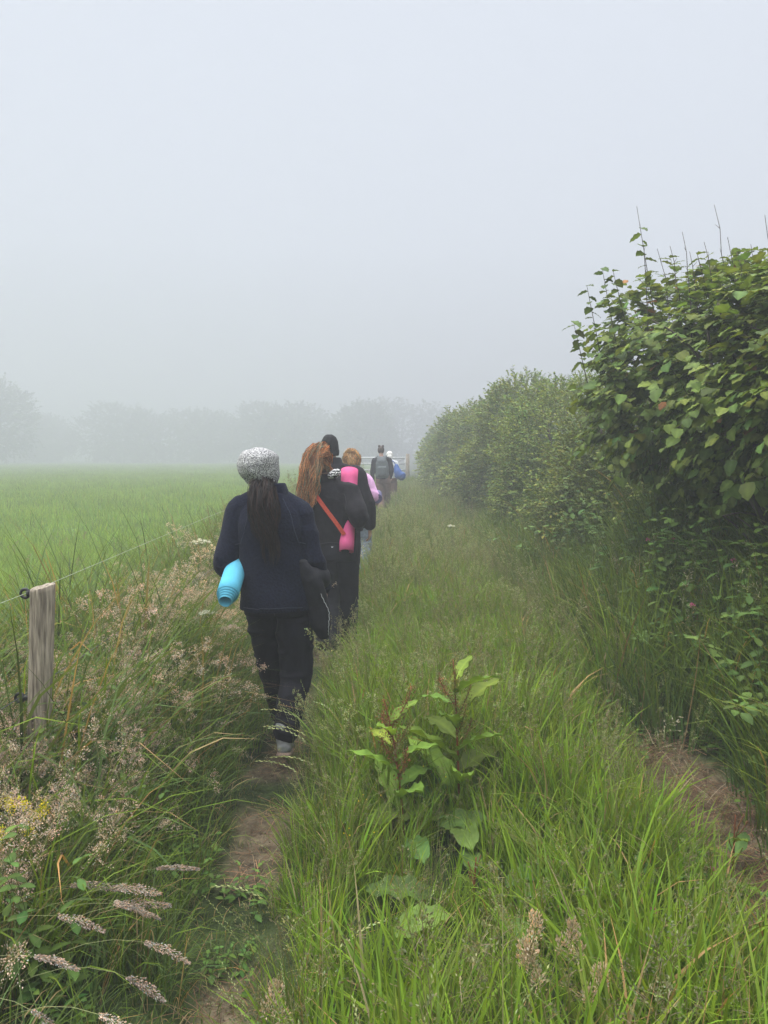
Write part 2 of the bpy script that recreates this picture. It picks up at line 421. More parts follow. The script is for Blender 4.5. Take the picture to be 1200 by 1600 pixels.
# broad leaves --------------------------------------------------------------
def leaf_shape(kind, nl=7, nw=4):
    """template leaf: Y along the blade 0..1, X across; returns T,F,TC"""
    t = np.linspace(0, 1, nl); s = np.linspace(-1, 1, nw + 1)
    if kind == 'hazel': w = .46 * np.sin(np.pi * np.clip(t, 0, 1) ** .85) ** .62 * (1 - .25 * t); w[-1] = .0; w[0] = .03; fold = .10
    elif kind == 'dock': w = .17 * np.sin(np.pi * (t * .92 + .06)) ** .7; w[-1] = .005; w[0] = .02; fold = .35
    elif kind == 'nettle': w = .27 * np.sin(np.pi * (1 - t) ** .7 * .95 + .04) ** .9; w[-1] = 0.; fold = .2
    else: w = .33 * np.sin(np.pi * t ** .9) ** .8; w[-1] = 0.; w[0] = .02; fold = .2
    T = []; TC = []
    for i in range(nl):
        for j in range(nw + 1):
            x = s[j] * w[i]; z = abs(s[j]) * w[i] * fold - .28 * t[i] ** 2
            if kind == 'dock': z += .032 * math.sin(t[i] * 21 + j * 2.1) * s[j] ** 2; x *= 1 + .03 * math.sin(t[i] * 27 + j)
            if kind == 'hazel': z += .034 * (1 if i % 2 else -1) * abs(s[j]); x *= (1 + .06 * (1 if i % 2 else -1) * (abs(s[j]) > .9))
            T.append((x, t[i], z)); mid = abs(s[j]) < .01
            TC.append((1.35, 1.3, 1.3) if mid else ((1.1, 1.06, 1.0) if (i % 2) else (.94, .95, .95)))
    F = [(i * (nw + 1) + j, i * (nw + 1) + j + 1, (i + 1) * (nw + 1) + j + 1, (i + 1) * (nw + 1) + j) for i in range(nl - 1) for j in range(nw)]
    return np.array(T), np.array(F), np.array(TC)
HZ = leaf_shape('hazel', 7, 4); DK = leaf_shape('dock', 16, 6); NT = leaf_shape('nettle', 6, 2); OV = leaf_shape('oval', 4, 2)
HAWT = np.array([[0, 0, 0], [.34, .5, .08], [0, 1, -.12], [-.34, .5, .08]], float); HAWF = np.array([[0, 1, 2, 3]])

def forb(mb, base, h, r=rng, col=(.055, .10, .025), n=7, ls=.09, tmpl=NT, lean=.15):
    az = r.uniform(0, 6.28); P = stem(mb, base, az, abs(r.normal(0, .08)), lean + abs(r.normal(0, .12)), h, .0022, (.09, .11, .04), 8)
    t = np.linspace(.22, 1, n); p, d = along(P, t)
    T, F, TC = tmpl
    for sgn in (0, np.pi):
        a = az + np.arange(n) * np.pi / 2 + sgn + r.normal(0, .2, n)
        D = np.stack([np.cos(a), np.sin(a), r.uniform(-.25, .35, n)], -1)
        X, Y, Z = frames(D, np.array([0, 0, 1.0]) + .25 * rdir(n, r))
        place(mb, T, F, p, X, Y, Z, ls * (1.15 - .55 * t) * r.uniform(.8, 1.2, n), colvar(col, n, .18, r), TC)

def frond(mb, base, az, L, r=rng, col=(.055, .105, .025), th0=.35, th1=1.2):
    P = stem(mb, base, az, th0, th1, L, .002, (.08, .10, .03), 14)
    n = 26; t = np.linspace(.2, .99, n); p, d = along(P, t); q = (t - .2) / .8
    for sg in (-1, 1):
        side = nrm(np.cross(d, np.array([0, 0, 1.0]))) * sg
        pl = L * .23 * np.sin(np.pi * (q * .85 + .13)) ** .8
        D = nrm(side + d * .45)
        m = 7; f = np.linspace(.08, 1, m)
        pp = p[:, None] + D[:, None] * (pl[:, None] * f)[..., None]; pp[..., 2] -= (pl[:, None] * f ** 2) * .25
        ribbons(mb, np.stack([p, pp[:, -1]], 1), np.full((n, 2), .0016), nrm(d), colvar(col, n, .1, r))
        for s2 in (-1, 1):
            D2 = nrm(D[:, None] * .5 + d[:, None] * s2 + 0 * pp).reshape(-1, 3)
            X, Y, Z = frames(D2, np.array([0, 0, 1.0]) + .2 * rdir(n * m, r))
            sc = (pl[:, None] * .26 * (1.1 - f)[None] + .006).ravel()
            place(mb, HAWT * np.array([.8, 1, 1]), HAWF, pp.reshape(-1, 3), X, Y, Z, sc, colvar(col, n * m, .12, r))

G1 = (.140, .240, .022); G2 = (.105, .175, .022); G3 = (.120, .188, .030); GF = (.19, .31, .05)
# lush strip grass
for i in range(7):
    m = MB(); blades(m, 27, .075, .25, .52, .0056, G1 if i % 3 else (.13, .20, .03), (.15, 1.25), dead=.05); source('lush', m.build('x', M_grass, linkit=False))
for i in range(5):   # finer, mixed, with thin stems
    m = MB(); blades(m, 46, .09, .18, .45, .0018, G2, (.2, 1.6), dead=.12)
    for _ in range(3): airy(m, (rng.normal(0, .04), rng.normal(0, .04), 0), rng.uniform(0, 6.28), .05, rng.uniform(.2, .6), rng.uniform(.45, .62), col=(.20, .21, .10), nb=12, per=4, pl=.14, pw=.03)
    source('fine', m.build('x', M_grass, linkit=False))
for i in range(6):   # long lodging margin grass
    m = MB(); blades(m, 34, .10, .35, .80, .0040, G2 if i % 2 else (.085, .135, .04), (.6, 2.1), dead=.12, azbias=(0.0, .45)); source('margin', m.build('x', M_grass, linkit=False))
for i in range(6):   # dark bank grass
    m = MB(); blades(m, 30, .09, .35, .90, .0050, G3 if i % 2 else (.095, .155, .036), (.2, 1.5), dead=.06); source('bank', m.build('x', M_grass, linkit=False))
for i in range(5):   # short field grass
    m = MB(); blades(m, 60, .16, .12, .34, .0026, GF, (.2, 1.3), dead=.04); source('field', m.build('x', M_grass, linkit=False))
for i in range(4):   # coarse distant grass
    m = MB(); blades(m, 60, .22, .25, .6, .0055, (.135, .205, .038), (.1, 1.0), k=4, dead=.08); source('coarse', m.build('x', M_grass, linkit=False))
for i in range(4):   # coarse distant field
    m = MB(); blades(m, 90, .5, .10, .26, .008, GF, (.1, 1.0), k=3, dead=.02); source('farfield', m.build('x', M_grass, linkit=False))
for i in range(4):   # short trampled
    m = MB(); blades(m, 26, .10, .05, .15, .0024, (.07, .11, .03), (.9, 2.0), dead=.35); source('short', m.build('x', M_grass, linkit=False))
for i in range(4):   # dead straw lying flat
    m = MB(); n = 26
    P0 = np.stack([rng.normal(0, .1, n), rng.normal(0, .1, n), rng.uniform(.0, .03, n)], -1); a = rng.uniform(0, 6.28, n)
    D = np.stack([np.cos(a), np.sin(a), rng.normal(0, .08, n)], -1); L = rng.uniform(.06, .25, n)
    t = np.linspace(0, 1, 4); P = P0[:, None] + D[:, None] * (L[:, None] * t)[..., None]; P[..., 2] += .01 * np.sin(t * 3.1)
    ribbons(m, P, np.full((n, 4), .0018), nrm(np.cross(D, [0, 0, 1.0])), colvar((.26, .165, .10) if i % 2 else (.15, .085, .05), n, .3)); source('straw', m.build('x', M_grass, linkit=False))
# seed head tufts
for i in range(5):
    m = MB()
    for _ in range(7): airy(m, (rng.normal(0, .05), rng.normal(0, .05), 0), rng.uniform(-.9, .9), rng.uniform(.05, .3), rng.uniform(.8, 2.1), rng.uniform(.5, .8), nb=24, per=9, col=(.66, .50, .43) if i % 2 else (.58, .48, .38), s=.0052)
    source('pinkseed', m.build('x', M_seed, linkit=False))
for i in range(4):
    m = MB()
    for _ in range(6): airy(m, (rng.normal(0, .06), rng.normal(0, .06), 0), rng.uniform(0, 6.28), rng.uniform(.0, .2), rng.uniform(.3, 1.0), rng.uniform(.5, .75), nb=18, per=7, col=(.32, .36, .16), s=.007)
    source('paleseed', m.build('x', M_seed, linkit=False))
for i in range(4):
    m = MB()
    for _ in range(5): rye(m, (rng.normal(0, .05), rng.normal(0, .05), 0), rng.uniform(0, 6.28), rng.uniform(.05, .3), rng.uniform(.4, 1.4), rng.uniform(.5, .75))
    source('ryeseed', m.build('x', M_seed, linkit=False))
for i in range(3):
    m = MB()
    for _ in range(3): oat(m, (rng.normal(0, .05), rng.normal(0, .05), 0), rng.uniform(0, 6.28), rng.uniform(.0, .15), rng.uniform(.2, .8), rng.uniform(.75, 1.05))
    source('oatseed', m.build('x', M_seed, linkit=False))
for i in range(3):
    m = MB()
    for _ in range(3): cocks(m, (rng.normal(0, .05), rng.normal(0, .05), 0), rng.uniform(0, 6.28), rng.uniform(.0, .2), rng.uniform(.1, .6), rng.uniform(.55, .8), col=(.33, .29, .18), big=.75)
    source('cockseed', m.build('x', M_seed, linkit=False))
# forbs
for i in range(5):
    m = MB()
    for _ in range(4): forb(m, (rng.normal(0, .07), rng.normal(0, .07), 0), rng.uniform(.5, .95), col=(.070, .125, .026))
    source('nettle', m.build('x', M_leaf, linkit=False))
for i in range(4):
    m = MB()
    for _ in range(12):
        c = (rng.normal(0, .09), rng.normal(0, .09), 0); forb(m, c, rng.uniform(.08, .22), col=(.075, .14, .028), n=3, ls=.05, tmpl=OV)
    source('lowleaf', m.build('x', M_leaf, linkit=False))
for i in range(4):   # arching bramble / mixed leafy stems
    m = MB()
    for _ in range(3): 
        az = rng.uniform(0, 6.28); P = stem(m, (0, 0, 0), az, .2, rng.uniform(1.2, 2.0), rng.uniform(.8, 1.3), .003, (.10, .08, .04), 12)
        n = 16; t = np.linspace(.15, 1, n); p, d = along(P, t)
        for k3 in range(3):
            a = az + (np.arange(n) % 2 * 2 - 1) * 1.3 + (k3 - 1) * .7 + rng.normal(0, .2, n)
            D = np.stack([np.cos(a), np.sin(a), rng.uniform(-.2, .5, n)], -1); X, Y, Z = frames(D, np.array([0, 0, 1.0]) + .3 * rdir(n))
            place(m, OV[0], OV[1], p + D * .03, X, Y, Z, rng.uniform(.045, .075, n), colvar((.085, .14, .03), n, .2), OV[2])
    source('bramble', m.build('x', M_leaf, linkit=False))
for i in range(3):   # tall yellow-green weeds along the fence
    m = MB()
    for _ in range(6):
        b0 = (rng.normal(0, .12), rng.normal(0, .12), 0); forb(m, b0, rng.uniform(.8, 1.25), col=(.12, .17, .045), n=14, ls=.06, tmpl=OV)
        airy(m, b0, rng.uniform(0, 6.28), .05, .3, rng.uniform(1.1, 1.5), col=(.25, .25, .12), nb=22, per=6, s=.007, pw=.05)
    source('tallweed', m.build('x', M_leaf, linkit=False))
m = MB()
for _ in range(4):
    b0 = (rng.normal(0, .06), rng.normal(0, .06), 0); P = stem(m, b0, rng.uniform(0, 6.28), .05, .3, rng.uniform(.35, .5), .0012, (.12, .18, .04), 7)
    n = 6; D = rdir(n) * .6 + np.array([0, 0, .6]); X, Y, Z = frames(D, rdir(n)); place(m, HAWT * np.array([1.3, 1, 1]), HAWF, np.repeat(P[-1:], n, 0), X, Y, Z, np.full(n, .010), colvar((.75, .62, .02), n, .08))
source('buttercup', m.build('x', M_leaf, linkit=False))

for i in range(4):
    m = MB()
    for _ in range(7):
        c_ = np.array([rng.normal(0, .05), rng.normal(0, .05), 0]); q = np.array([[0, 0, 1.0], [1, 0, 0], [0, 1, 0], [-1, 0, 0], [0, -1, 0], [0, 0, -1]]) * rng.uniform(.004, .014) * rng.uniform(.6, 1.2, (6, 1)) * np.array([1.3, 1, .7])
        m.add(q + c_, [(0, 1, 2), (0, 2, 3), (0, 3, 4), (0, 4, 1), (5, 2, 1), (5, 3, 2), (5, 4, 3), (5, 1, 4)], colvar((.20, .16, .11), 1, .25)[0])
    source('clod', m.build('x', M_seed, linkit=False))
def scatter(name, group, P, scl, label, cat, tilt=.12, az=None):
    n = len(P); me = bpy.data.meshes.new(name); me.vertices.add(n); me.vertices.foreach_set('co', P.ravel())
    rot = np.stack([rng.normal(0, tilt, n), rng.normal(0, tilt, n), rng.uniform(0, 6.28, n) if az is None else az], -1)
    a = me.attributes.new('rot', 'FLOAT_VECTOR', 'POINT'); a.data.foreach_set('vector', rot.ravel())
    a = me.attributes.new('scl', 'FLOAT', 'POINT'); a.data.foreach_set('value', scl)
    k = len(SRC[group].objects)
    a = me.attributes.new('idx', 'INT', 'POINT'); a.data.foreach_set('value', rng.integers(0, k, n).astype(np.int32))
    o = bpy.data.objects.new(name, me); link(o)
    g = bpy.data.node_groups.new(name, 'GeometryNodeTree')
    g.interface.new_socket('Geometry', in_out='INPUT', socket_type='NodeSocketGeometry')
    g.interface.new_socket('Geometry', in_out='OUTPUT', socket_type='NodeSocketGeometry')
    N = g.nodes; gi = N.new('NodeGroupInput'); go = N.new('NodeGroupOutput'); ip = N.new('GeometryNodeInstanceOnPoints')
    ci = N.new('GeometryNodeCollectionInfo'); ci.inputs[0].default_value = SRC[group]; ci.inputs['Separate Children'].default_value = True; ci.inputs['Reset Children'].default_value = True
    def na(nm, ty): x = N.new('GeometryNodeInputNamedAttribute'); x.data_type = ty; x.inputs[0].default_value = nm; return x
    r_, s_, i_ = na('rot', 'FLOAT_VECTOR'), na('scl', 'FLOAT'), na('idx', 'INT')
    L = g.links
    L.new(gi.outputs[0], ip.inputs['Points']); L.new(ci.outputs[0], ip.inputs['Instance']); ip.inputs['Pick Instance'].default_value = True
    L.new(i_.outputs[0], ip.inputs['Instance Index']); L.new(s_.outputs[0], ip.inputs['Scale'])
    e2r = N.new('FunctionNodeEulerToRotation'); L.new(r_.outputs[0], e2r.inputs[0]); L.new(e2r.outputs[0], ip.inputs['Rotation'])
    L.new(ip.outputs[0], go.inputs[0])
    md = o.modifiers.new('scatter', 'NODES'); md.node_group = g
    tag(o, label, cat, kind='stuff'); return o

def pts(dens, xr, yr, acc=None, far=None):
    """uniform points at dens per m2 in the box, culled to the camera's surroundings, acc(x,y,u)->prob"""
    n = int(dens * (xr[1] - xr[0]) * (yr[1] - yr[0])); x = rng.uniform(*xr, n); y = rng.uniform(*yr, n)
    keep = (np.abs(x) < .62 * y + 1.3)
    if acc is not None:
        u = x - trail_x(y); keep &= rng.uniform(0, 1, n) < acc(x, y, u)
    x, y = x[keep], y[keep]; return np.stack([x, y, ground(x, y)], -1)
DOCKS = [(.31, 3.25), (.08, 3.05), (.27, 2.6)]
def lowmask(x, y):
    k = np.ones_like(x)
    for dx, dy in DOCKS:                                    # thinner, lower growth round and before the docks
        k *= 1 - .36 * np.exp(-(((x - dx) / .26) ** 2 + ((y - dy + .30) / .50) ** 2))
    k *= 1 - .60 * np.exp(-(((x - 1.36) / .30) ** 2 + ((y - 2.95) / 1.15) ** 4))
    k *= 1 - .28 * np.exp(-((x - trail_x(y)) / .26) ** 2)
    k *= 1 - .5 * np.exp(-(((x + .62) / .28) ** 2 + ((y - 3.6) / .5) ** 2))   # trodden low where the first walker steps
    return k
def sc(P, lo=.75, hi=1.25):
    return rng.uniform(lo, hi, len(P)) * (1 + .22 * vnoise(P * np.array([1, 1, 0]), 1.3, 21)) * lowmask(P[:, 0], P[:, 1])
nb_ = lambda x, y: 1 - bare(x, y)

# centre strip
P = pts(95, (-1, 1.6), (.7, 9), lambda x, y, u: (u > .13) * (u < 2.0) * (.35 + .65 * sstep(.15, .35, u)) * nb_(x, y) * (1 - .7 * (u > 1.7)))
scatter('grass', 'lush', P, sc(P) * (.60 + .4 * sstep(.1, .55, P[:, 0] - trail_x(P[:, 1]))), 'lush bright green grass between the two trodden lines', 'grass')
P = pts(34, (-1, 1.8), (.7, 10), lambda x, y, u: (u > .1) * (u < 2.1) * nb_(x, y))
scatter('grass', 'fine', P, sc(P), 'fine mixed meadow grass in the middle of the track', 'grass')
P = pts(9, (-1, 1.8), (1.2, 10), lambda x, y, u: (u > .05) * (u < .7))
scatter('grass', 'ryeseed', P, sc(P, .7, 1.0), 'thin seeding grass stalks with zigzag spikes', 'grass')
P = pts(1.6, (-1, 1.8), (1.6, 12), lambda x, y, u: (u > .3) * (u < 1.9))
scatter('grass', 'cockseed', P, sc(P, .6, .95), 'clustered beige seed heads standing above the grass', 'grass')
P = pts(5, (-1, 1.8), (3.2, 20), lambda x, y, u: (u > .15) * (u < 2.2))
scatter('grass', 'paleseed', P, sc(P, .7, 1.0), 'hazy seeding grass further up the track', 'grass')
# distant strip
P = pts(26, (-1.5, 2.6), (8, 30), lambda x, y, u: (np.abs(u) > .25) * 1.0)
scatter('grass', 'coarse', P, sc(P), 'long grass fading into the mist along the track', 'grass')
P = pts(14, (-1.2, 2.6), (8, 26), lambda x, y, u: (np.abs(u) > .3) * 1.0)
scatter('grass', 'paleseed', P, sc(P, .7, 1.0), 'pale seeding grass along the misty track', 'grass')
# trails
P = pts(60, (-1.1, 2), (.7, 10), lambda x, y, u: (.30 + .70 * (np.abs(np.abs(u) - .15) < .09)) * (np.abs(u) < .3) + .1)
scatter('grass', 'short', P, sc(P), 'short trampled grass at the edges of the path', 'grass')
P = pts(230, (-1.0, 2.2), (.7, 7), lambda x, y, u: bare(x, y) * (.30 + .70 * (x > .8)))
scatter('straw', 'straw', P, sc(P), 'dry straw lying on the bare earth', 'straw')
P = pts(9, (-1.1, -.3), (.7, 4), lambda x, y, u: (u < -.02) * (u > -.4) * .8)
scatter('ground_cover', 'lowleaf', P, sc(P), 'low leafy weeds beside the trodden path', 'ground cover')
P = pts(90, (-1.0, 2), (.7, 6), lambda x, y, u: bare(x, y) * .9)
scatter('soil_crumbs', 'clod', P, sc(P), 'crumbs of dry soil and small stones on the path', 'soil')
P = pts(22, (-1.0, .2), (.7, 6), lambda x, y, u: bare(x, y))
scatter('grass', 'short', P, sc(P, .5, 1), 'sparse trodden grass growing on the path', 'grass')
# left margin
P = pts(62, (-2.6, -.5), (.7, 12), lambda x, y, u: (u < -.17) * (u > -1.9))
azm = rng.normal(0.1, .9, len(P))
scatter('grass', 'margin', P, sc(P) * (.55 + .75 * sstep(.15, .75, -(P[:, 0] - trail_x(P[:, 1]))) * (.15 + .85 * sstep(1.9, 3.0, P[:, 1]))), 'long leaning grass under the wire fence', 'grass', az=azm)
P = pts(58, (-1.9, -.7), (1.95, 4.0), lambda x, y, u: (u < -.36) * (u > -1.2) * (.12 + .88 * (vnoise(np.stack([x, y, 0 * x], -1), 2.2, 5) > -.18)))
scatter('grass', 'pinkseed', P, sc(P, .8, 1.3), 'drooping pinkish seeding grass below the fence post', 'grass', tilt=.25, az=rng.normal(-2.7, 1.0, len(P)))
P = pts(26, (-2.1, -.6), (3.8, 12), lambda x, y, u: (u < -.45) * (u > -1.2) * (.15 + .85 * (vnoise(np.stack([x, y, 0 * x], -1), 1.6, 6) > -.1)))
scatter('grass', 'pinkseed', P, sc(P, 1.15, 1.6), 'buff seeding grass along the fence line', 'grass')
P = pts(3, (-2.4, -.6), (1.5, 9), lambda x, y, u: (u < -.3))
scatter('grass', 'oatseed', P, sc(P, .7, .9), 'tall loose seed heads by the fence', 'grass')
P = pts(9, (-1.6, -.6), (2, 6), lambda x, y, u: (u < -.4) * (u > -1.0))
scatter('ground_cover', 'nettle', P, sc(P, .5, .75), 'nettles among the margin grass', 'ground cover')
P = pts(11, (-1.9, -.7), (6.0, 20), lambda x, y, u: (u < -.42) * (u > -1.1))
scatter('tall_weeds', 'tallweed', P, sc(P, .75, 1.05), 'tall yellow green weeds in a line along the fence', 'weeds')
# field
P = pts(38, (-9, -1.7), (2.2, 12), lambda x, y, u: (u < -1.35))
scatter('grass', 'field', P, sc(P, .8, 1.2), 'even green field grass behind the fence', 'grass')
P = pts(2.2, (-8, -1.7), (2.5, 11), lambda x, y, u: (u < -1.5))
scatter('grass', 'cockseed', P, sc(P, .6, .8), 'scattered seed heads in the field', 'grass')
P = pts(8, (-6, -1.4), (2.2, 7), lambda x, y, u: (u < -1.2))
scatter('grass', 'margin', P, sc(P, .6, .9), 'taller tufts at the field edge', 'grass')
P = pts(7, (-30, -1.7), (11, 48), lambda x, y, u: (u < -1.35))
scatter('grass', 'farfield', P, sc(P, .8, 1.2), 'misty green field grass', 'grass')
P = pts(3.2, (-75, -1.7), (44, 120), lambda x, y, u: 1 - sstep(44, 120, y) * .9)
scatter('grass', 'farfield', P, sc(P, .8, 1.2), 'faintest far field grass dissolving into the mist', 'grass')
# bank
P = pts(75, (1.2, 3.8), (1.2, 13), lambda x, y, u: (u > 1.95) * nb_(x, y))
scatter('grass', 'bank', P, sc(P, .8, 1.25) * (1 + .3 * sstep(2.1, 2.7, P[:, 0])), 'dark long grass on the bank under the hedge', 'grass')
P = pts(34, (1.35, 3.8), (1.6, 16), lambda x, y, u: (u > 2.3) * 1.0)
scatter('ground_cover', 'nettle', P, sc(P, .7, 1.3), 'nettles under the hedge', 'ground cover')
P = pts(3, (1.7, 3.6), (1.8, 16), lambda x, y, u: (u > 2.25) * 1.0)
scatter('ground_cover', 'bramble', P, sc(P, .6, 1.0), 'brambles trailing out of the hedge', 'ground cover')
P = pts(3, (1.0, 3.0), (3.0, 11), lambda x, y, u: (u > 1.8) * 1.0)
scatter('grass', 'oatseed', P, sc(P, .75, 1.0), 'tall loose seed heads on the bank', 'grass')
P = pts(22, (.9, 2.4), (1.2, 6), lambda x, y, u: (u > 1.3) * nb_(x, y))
scatter('ground_cover', 'lowleaf', P, sc(P), 'low clover and broad leaves by the bank', 'ground cover')
P = pts(5, (-.4, .2), (1.5, 3.4), lambda x, y, u: (u > .1))
scatter('buttercups', 'buttercup', P, sc(P, .7, .9), 'small yellow buttercups in the grass beside the path', 'flowers')

# ------------------------------------------------------------------ shrubs and trees
def tube(P, rad, ns=8, col=(.05, .04, .03), flat=None, cap=True):
    """P (k,3) rad (k,) -> V,F closed tube; flat=(axis vector, factor) squashes the section"""
    P = np.asarray(P, float); k = len(P); rad = np.broadcast_to(np.asarray(rad, float), (k,))
    T = np.gradient(P, axis=0); T = nrm(T)
    up = np.array([0, 0, 1.0]) if abs(T[0, 2]) < .9 else np.array([0, 1.0, 0])
    A = np.zeros((k, 3)); a = nrm(np.cross(T[0], up))
    for i in range(k):
        a = nrm(a - T[i] * (a @ T[i])); A[i] = a
    B = np.cross(T, A); th = np.arange(ns) * 2 * np.pi / ns
    off = A[:, None] * np.cos(th)[None, :, None] + B[:, None] * np.sin(th)[None, :, None]
    if flat is not None:
        ax = nrm(np.asarray(flat[0], float)); off = off - ax * (off @ ax)[..., None] * (1 - flat[1])
    V = P[:, None] + off * rad[:, None, None]
    V = V.reshape(-1, 3); i = np.arange(k - 1)[:, None] * ns; j = np.arange(ns)[None]; jn = (j + 1) % ns
    F = np.stack([i + j, i + jn, i + ns + jn, i + ns + j], -1).reshape(-1, 4)
    F3 = np.zeros((0, 3), int)
    if cap:
        V = np.concatenate([V, P[:1], P[-1:]]); c0, c1 = k * ns, k * ns + 1; j = np.arange(ns); jn = (j + 1) % ns
        F3 = np.concatenate([np.stack([np.full(ns, c0), jn, j], -1), np.stack([np.full(ns, c1), (k - 1) * ns + j, (k - 1) * ns + jn], -1)])
    return V, F, F3
def add_tube(mb, P, rad, ns=8, col=(.05, .04, .03), flat=None):
    V, F, F3 = tube(P, rad, ns, flat=flat); n0 = mb.n
    mb.add(V, F, col)
    if len(F3): mb.F3.append(F3 + n0)

def crown(ells, nshoot, shlen, nleaf, lsize, tmpl, cfun, droop=.3, up=.5, inner=.25, r=rng, seed=1, barkc=(.07, .055, .035), tw=.0022, rough=.22):
    """leafy shoots spread through a union of ellipsoids; local coordinates"""
    E = np.array(ells, float); C = E[:, :3]; Rr = E[:, 3:]
    area = (Rr[:, 0] * Rr[:, 1] + Rr[:, 0] * Rr[:, 2] + Rr[:, 1] * Rr[:, 2]); pr = area / area.sum()
    k = r.choice(len(E), int(nshoot * 2.2), p=pr); d = rdir(len(k), r)
    rad = np.where(r.uniform(0, 1, len(k)) < inner, r.uniform(.35, .85, len(k)), r.uniform(.82, 1.02, len(k)))
    rad = rad * (1 + rough * vnoise(d * 1.0 + C[k], 2.3, seed) + rough * .6 * vnoise(d + C[k], 6.0, seed + 1))
    p = C[k] + Rr[k] * d * rad[:, None]
    q = np.min(np.linalg.norm((p[:, None] - C[None]) / Rr[None], axis=-1), 1)
    dep = q
    ok = (q > np.where(r.uniform(0, 1, len(k)) < inner, .3, .80)); p = p[ok][:nshoot]; d = d[ok][:nshoot]; k = k[ok][:nshoot]
    n = len(p); outw = nrm(d / Rr[k]); D = nrm(outw * .7 + np.array([0, 0, up]) + rdir(n, r) * .55)
    L = shlen * r.uniform(.6, 1.4, n)
    t = np.linspace(0, 1, 4); S = p[:, None] + D[:, None] * (L[:, None] * t)[..., None]; S[..., 2] -= (L[:, None] * t ** 2) * .2
    mb = MB()
    ribbons(mb, S, np.full((n, 4), tw), rdir(n, r), np.repeat(np.array([barkc]), n, 0))
    m = n * nleaf; bi = np.repeat(np.arange(n), nleaf); f = np.tile(np.linspace(.1, 1, nleaf), n) + r.normal(0, .04, m)
    pp = p[bi] + D[bi] * (L[bi] * f)[:, None]; pp[:, 2] -= L[bi] * f ** 2 * .2
    sd = nrm(np.cross(D[bi], np.array([0, 0, 1.0])) + 1e-6) * np.where(np.tile(np.arange(nleaf), n) % 2, 1, -1)[:, None]
    Yd = nrm(sd * .7 + outw[bi] * .45 + D[bi] * .3 + rdir(m, r) * .35 - np.array([0, 0, droop]))
    X, Y, Z = frames(Yd, np.array([0, 0, 1.0]) + outw[bi] * .5 + rdir(m, r) * .5)
    cc = cfun(pp, m, r)
    place(mb, tmpl[0], tmpl[1], pp, X, Y, Z, lsize * r.uniform(.45, 1.2, m), cc, tmpl[2] if len(tmpl) > 2 else None)
    return mb

def stems_mb(bases_tops, r0=.03, col=(.075, .06, .045), seed=3):
    mb = MB(); r = np.random.default_rng(seed)
    for b0, t0 in bases_tops:
        b0 = np.array(b0, float); t0 = np.array(t0, float); t = np.linspace(0, 1, 7)[:, None]
        mid = (b0 + t0) / 2 + r.normal(0, .12, 3)
        P = b0 * (1 - t) ** 2 + 2 * mid * t * (1 - t) + t0 * t ** 2
        add_tube(mb, P, r0 * np.linspace(1, .25, 7), 7, col)
        for j in range(5):                                            # limbs
            s = P[1 + j]; e_ = s + (t0 - b0) * .15 + np.clip(r.normal(0, .3, 3), -.4, .4) * np.linalg.norm(t0 - b0) * .35; e_[2] = min(e_[2], t0[2]); e_[2] = max(e_[2], s[2])
            Q = s + (e_ - s) * np.linspace(0, 1, 4)[:, None] + np.array([0, 0, .05]) * np.sin(np.linspace(0, 3.1, 4))[:, None]
            add_tube(mb, Q, r0 * .35 * np.linspace(1, .3, 4), 5, col)
    return mb

# hazel, close on the right
hx, hy = 2.75, 5.2; hz0 = gz(hx, hy)
H = empty('hazel_shrub', (hx, hy, hz0))
tag(H, 'large hazel shrub with broad rounded leaves and bare twigs on top, nearest on right', 'shrub')
def W(x, y, z): return (x - hx, y - hy, z - hz0)
ell = [W(2.86, 6.0, 2.08) + (1.08, 1.0, .76), W(2.55, 6.2, 2.5) + (.72, .7, .42), W(3.15, 5.1, 2.05) + (1.12, 1.1, .80), W(2.98, 4.15, 2.02) + (.95, .85, .60),
       W(3.3, 5.7, 1.5) + (.85, 1.2, .5), W(3.8, 5.8, 2.0) + (1.0, 1.0, 1.0), W(3.0, 4.6, 2.35) + (.8, .9, .42)]
def hazcol(p, n, r):
    c = colvar((.108, .160, .032), n, .20, r) * r.uniform(.75, 1.25, (n, 1)); z = p[:, 2] + hz0
    y = r.uniform(0, 1, n) < .10 + .15 * (z > 2.5); c[y] = colvar((.125, .165, .03), y.sum(), .2, r)
    o = r.uniform(0, 1, n) < .004 + .018 * (z > 2.6); c[o] = colvar((.22, .12, .045), o.sum(), .2, r); return c
crown(ell, 3700, .27, 9, .088, HZ, hazcol, droop=.35, up=.25, seed=5, rough=.27).build('crown', M_leaf, H)
stems_mb([(W(2.9 + .2 * math.cos(i), 5.3 + .8 * math.sin(i * 2.1), hz0 - .1), W(2.8 + .9 * math.cos(i * 1.3), 5.2 + 1.0 * math.sin(i * 1.7), 2.5)) for i in range(9)], .032).build('trunk', M_bark, H)
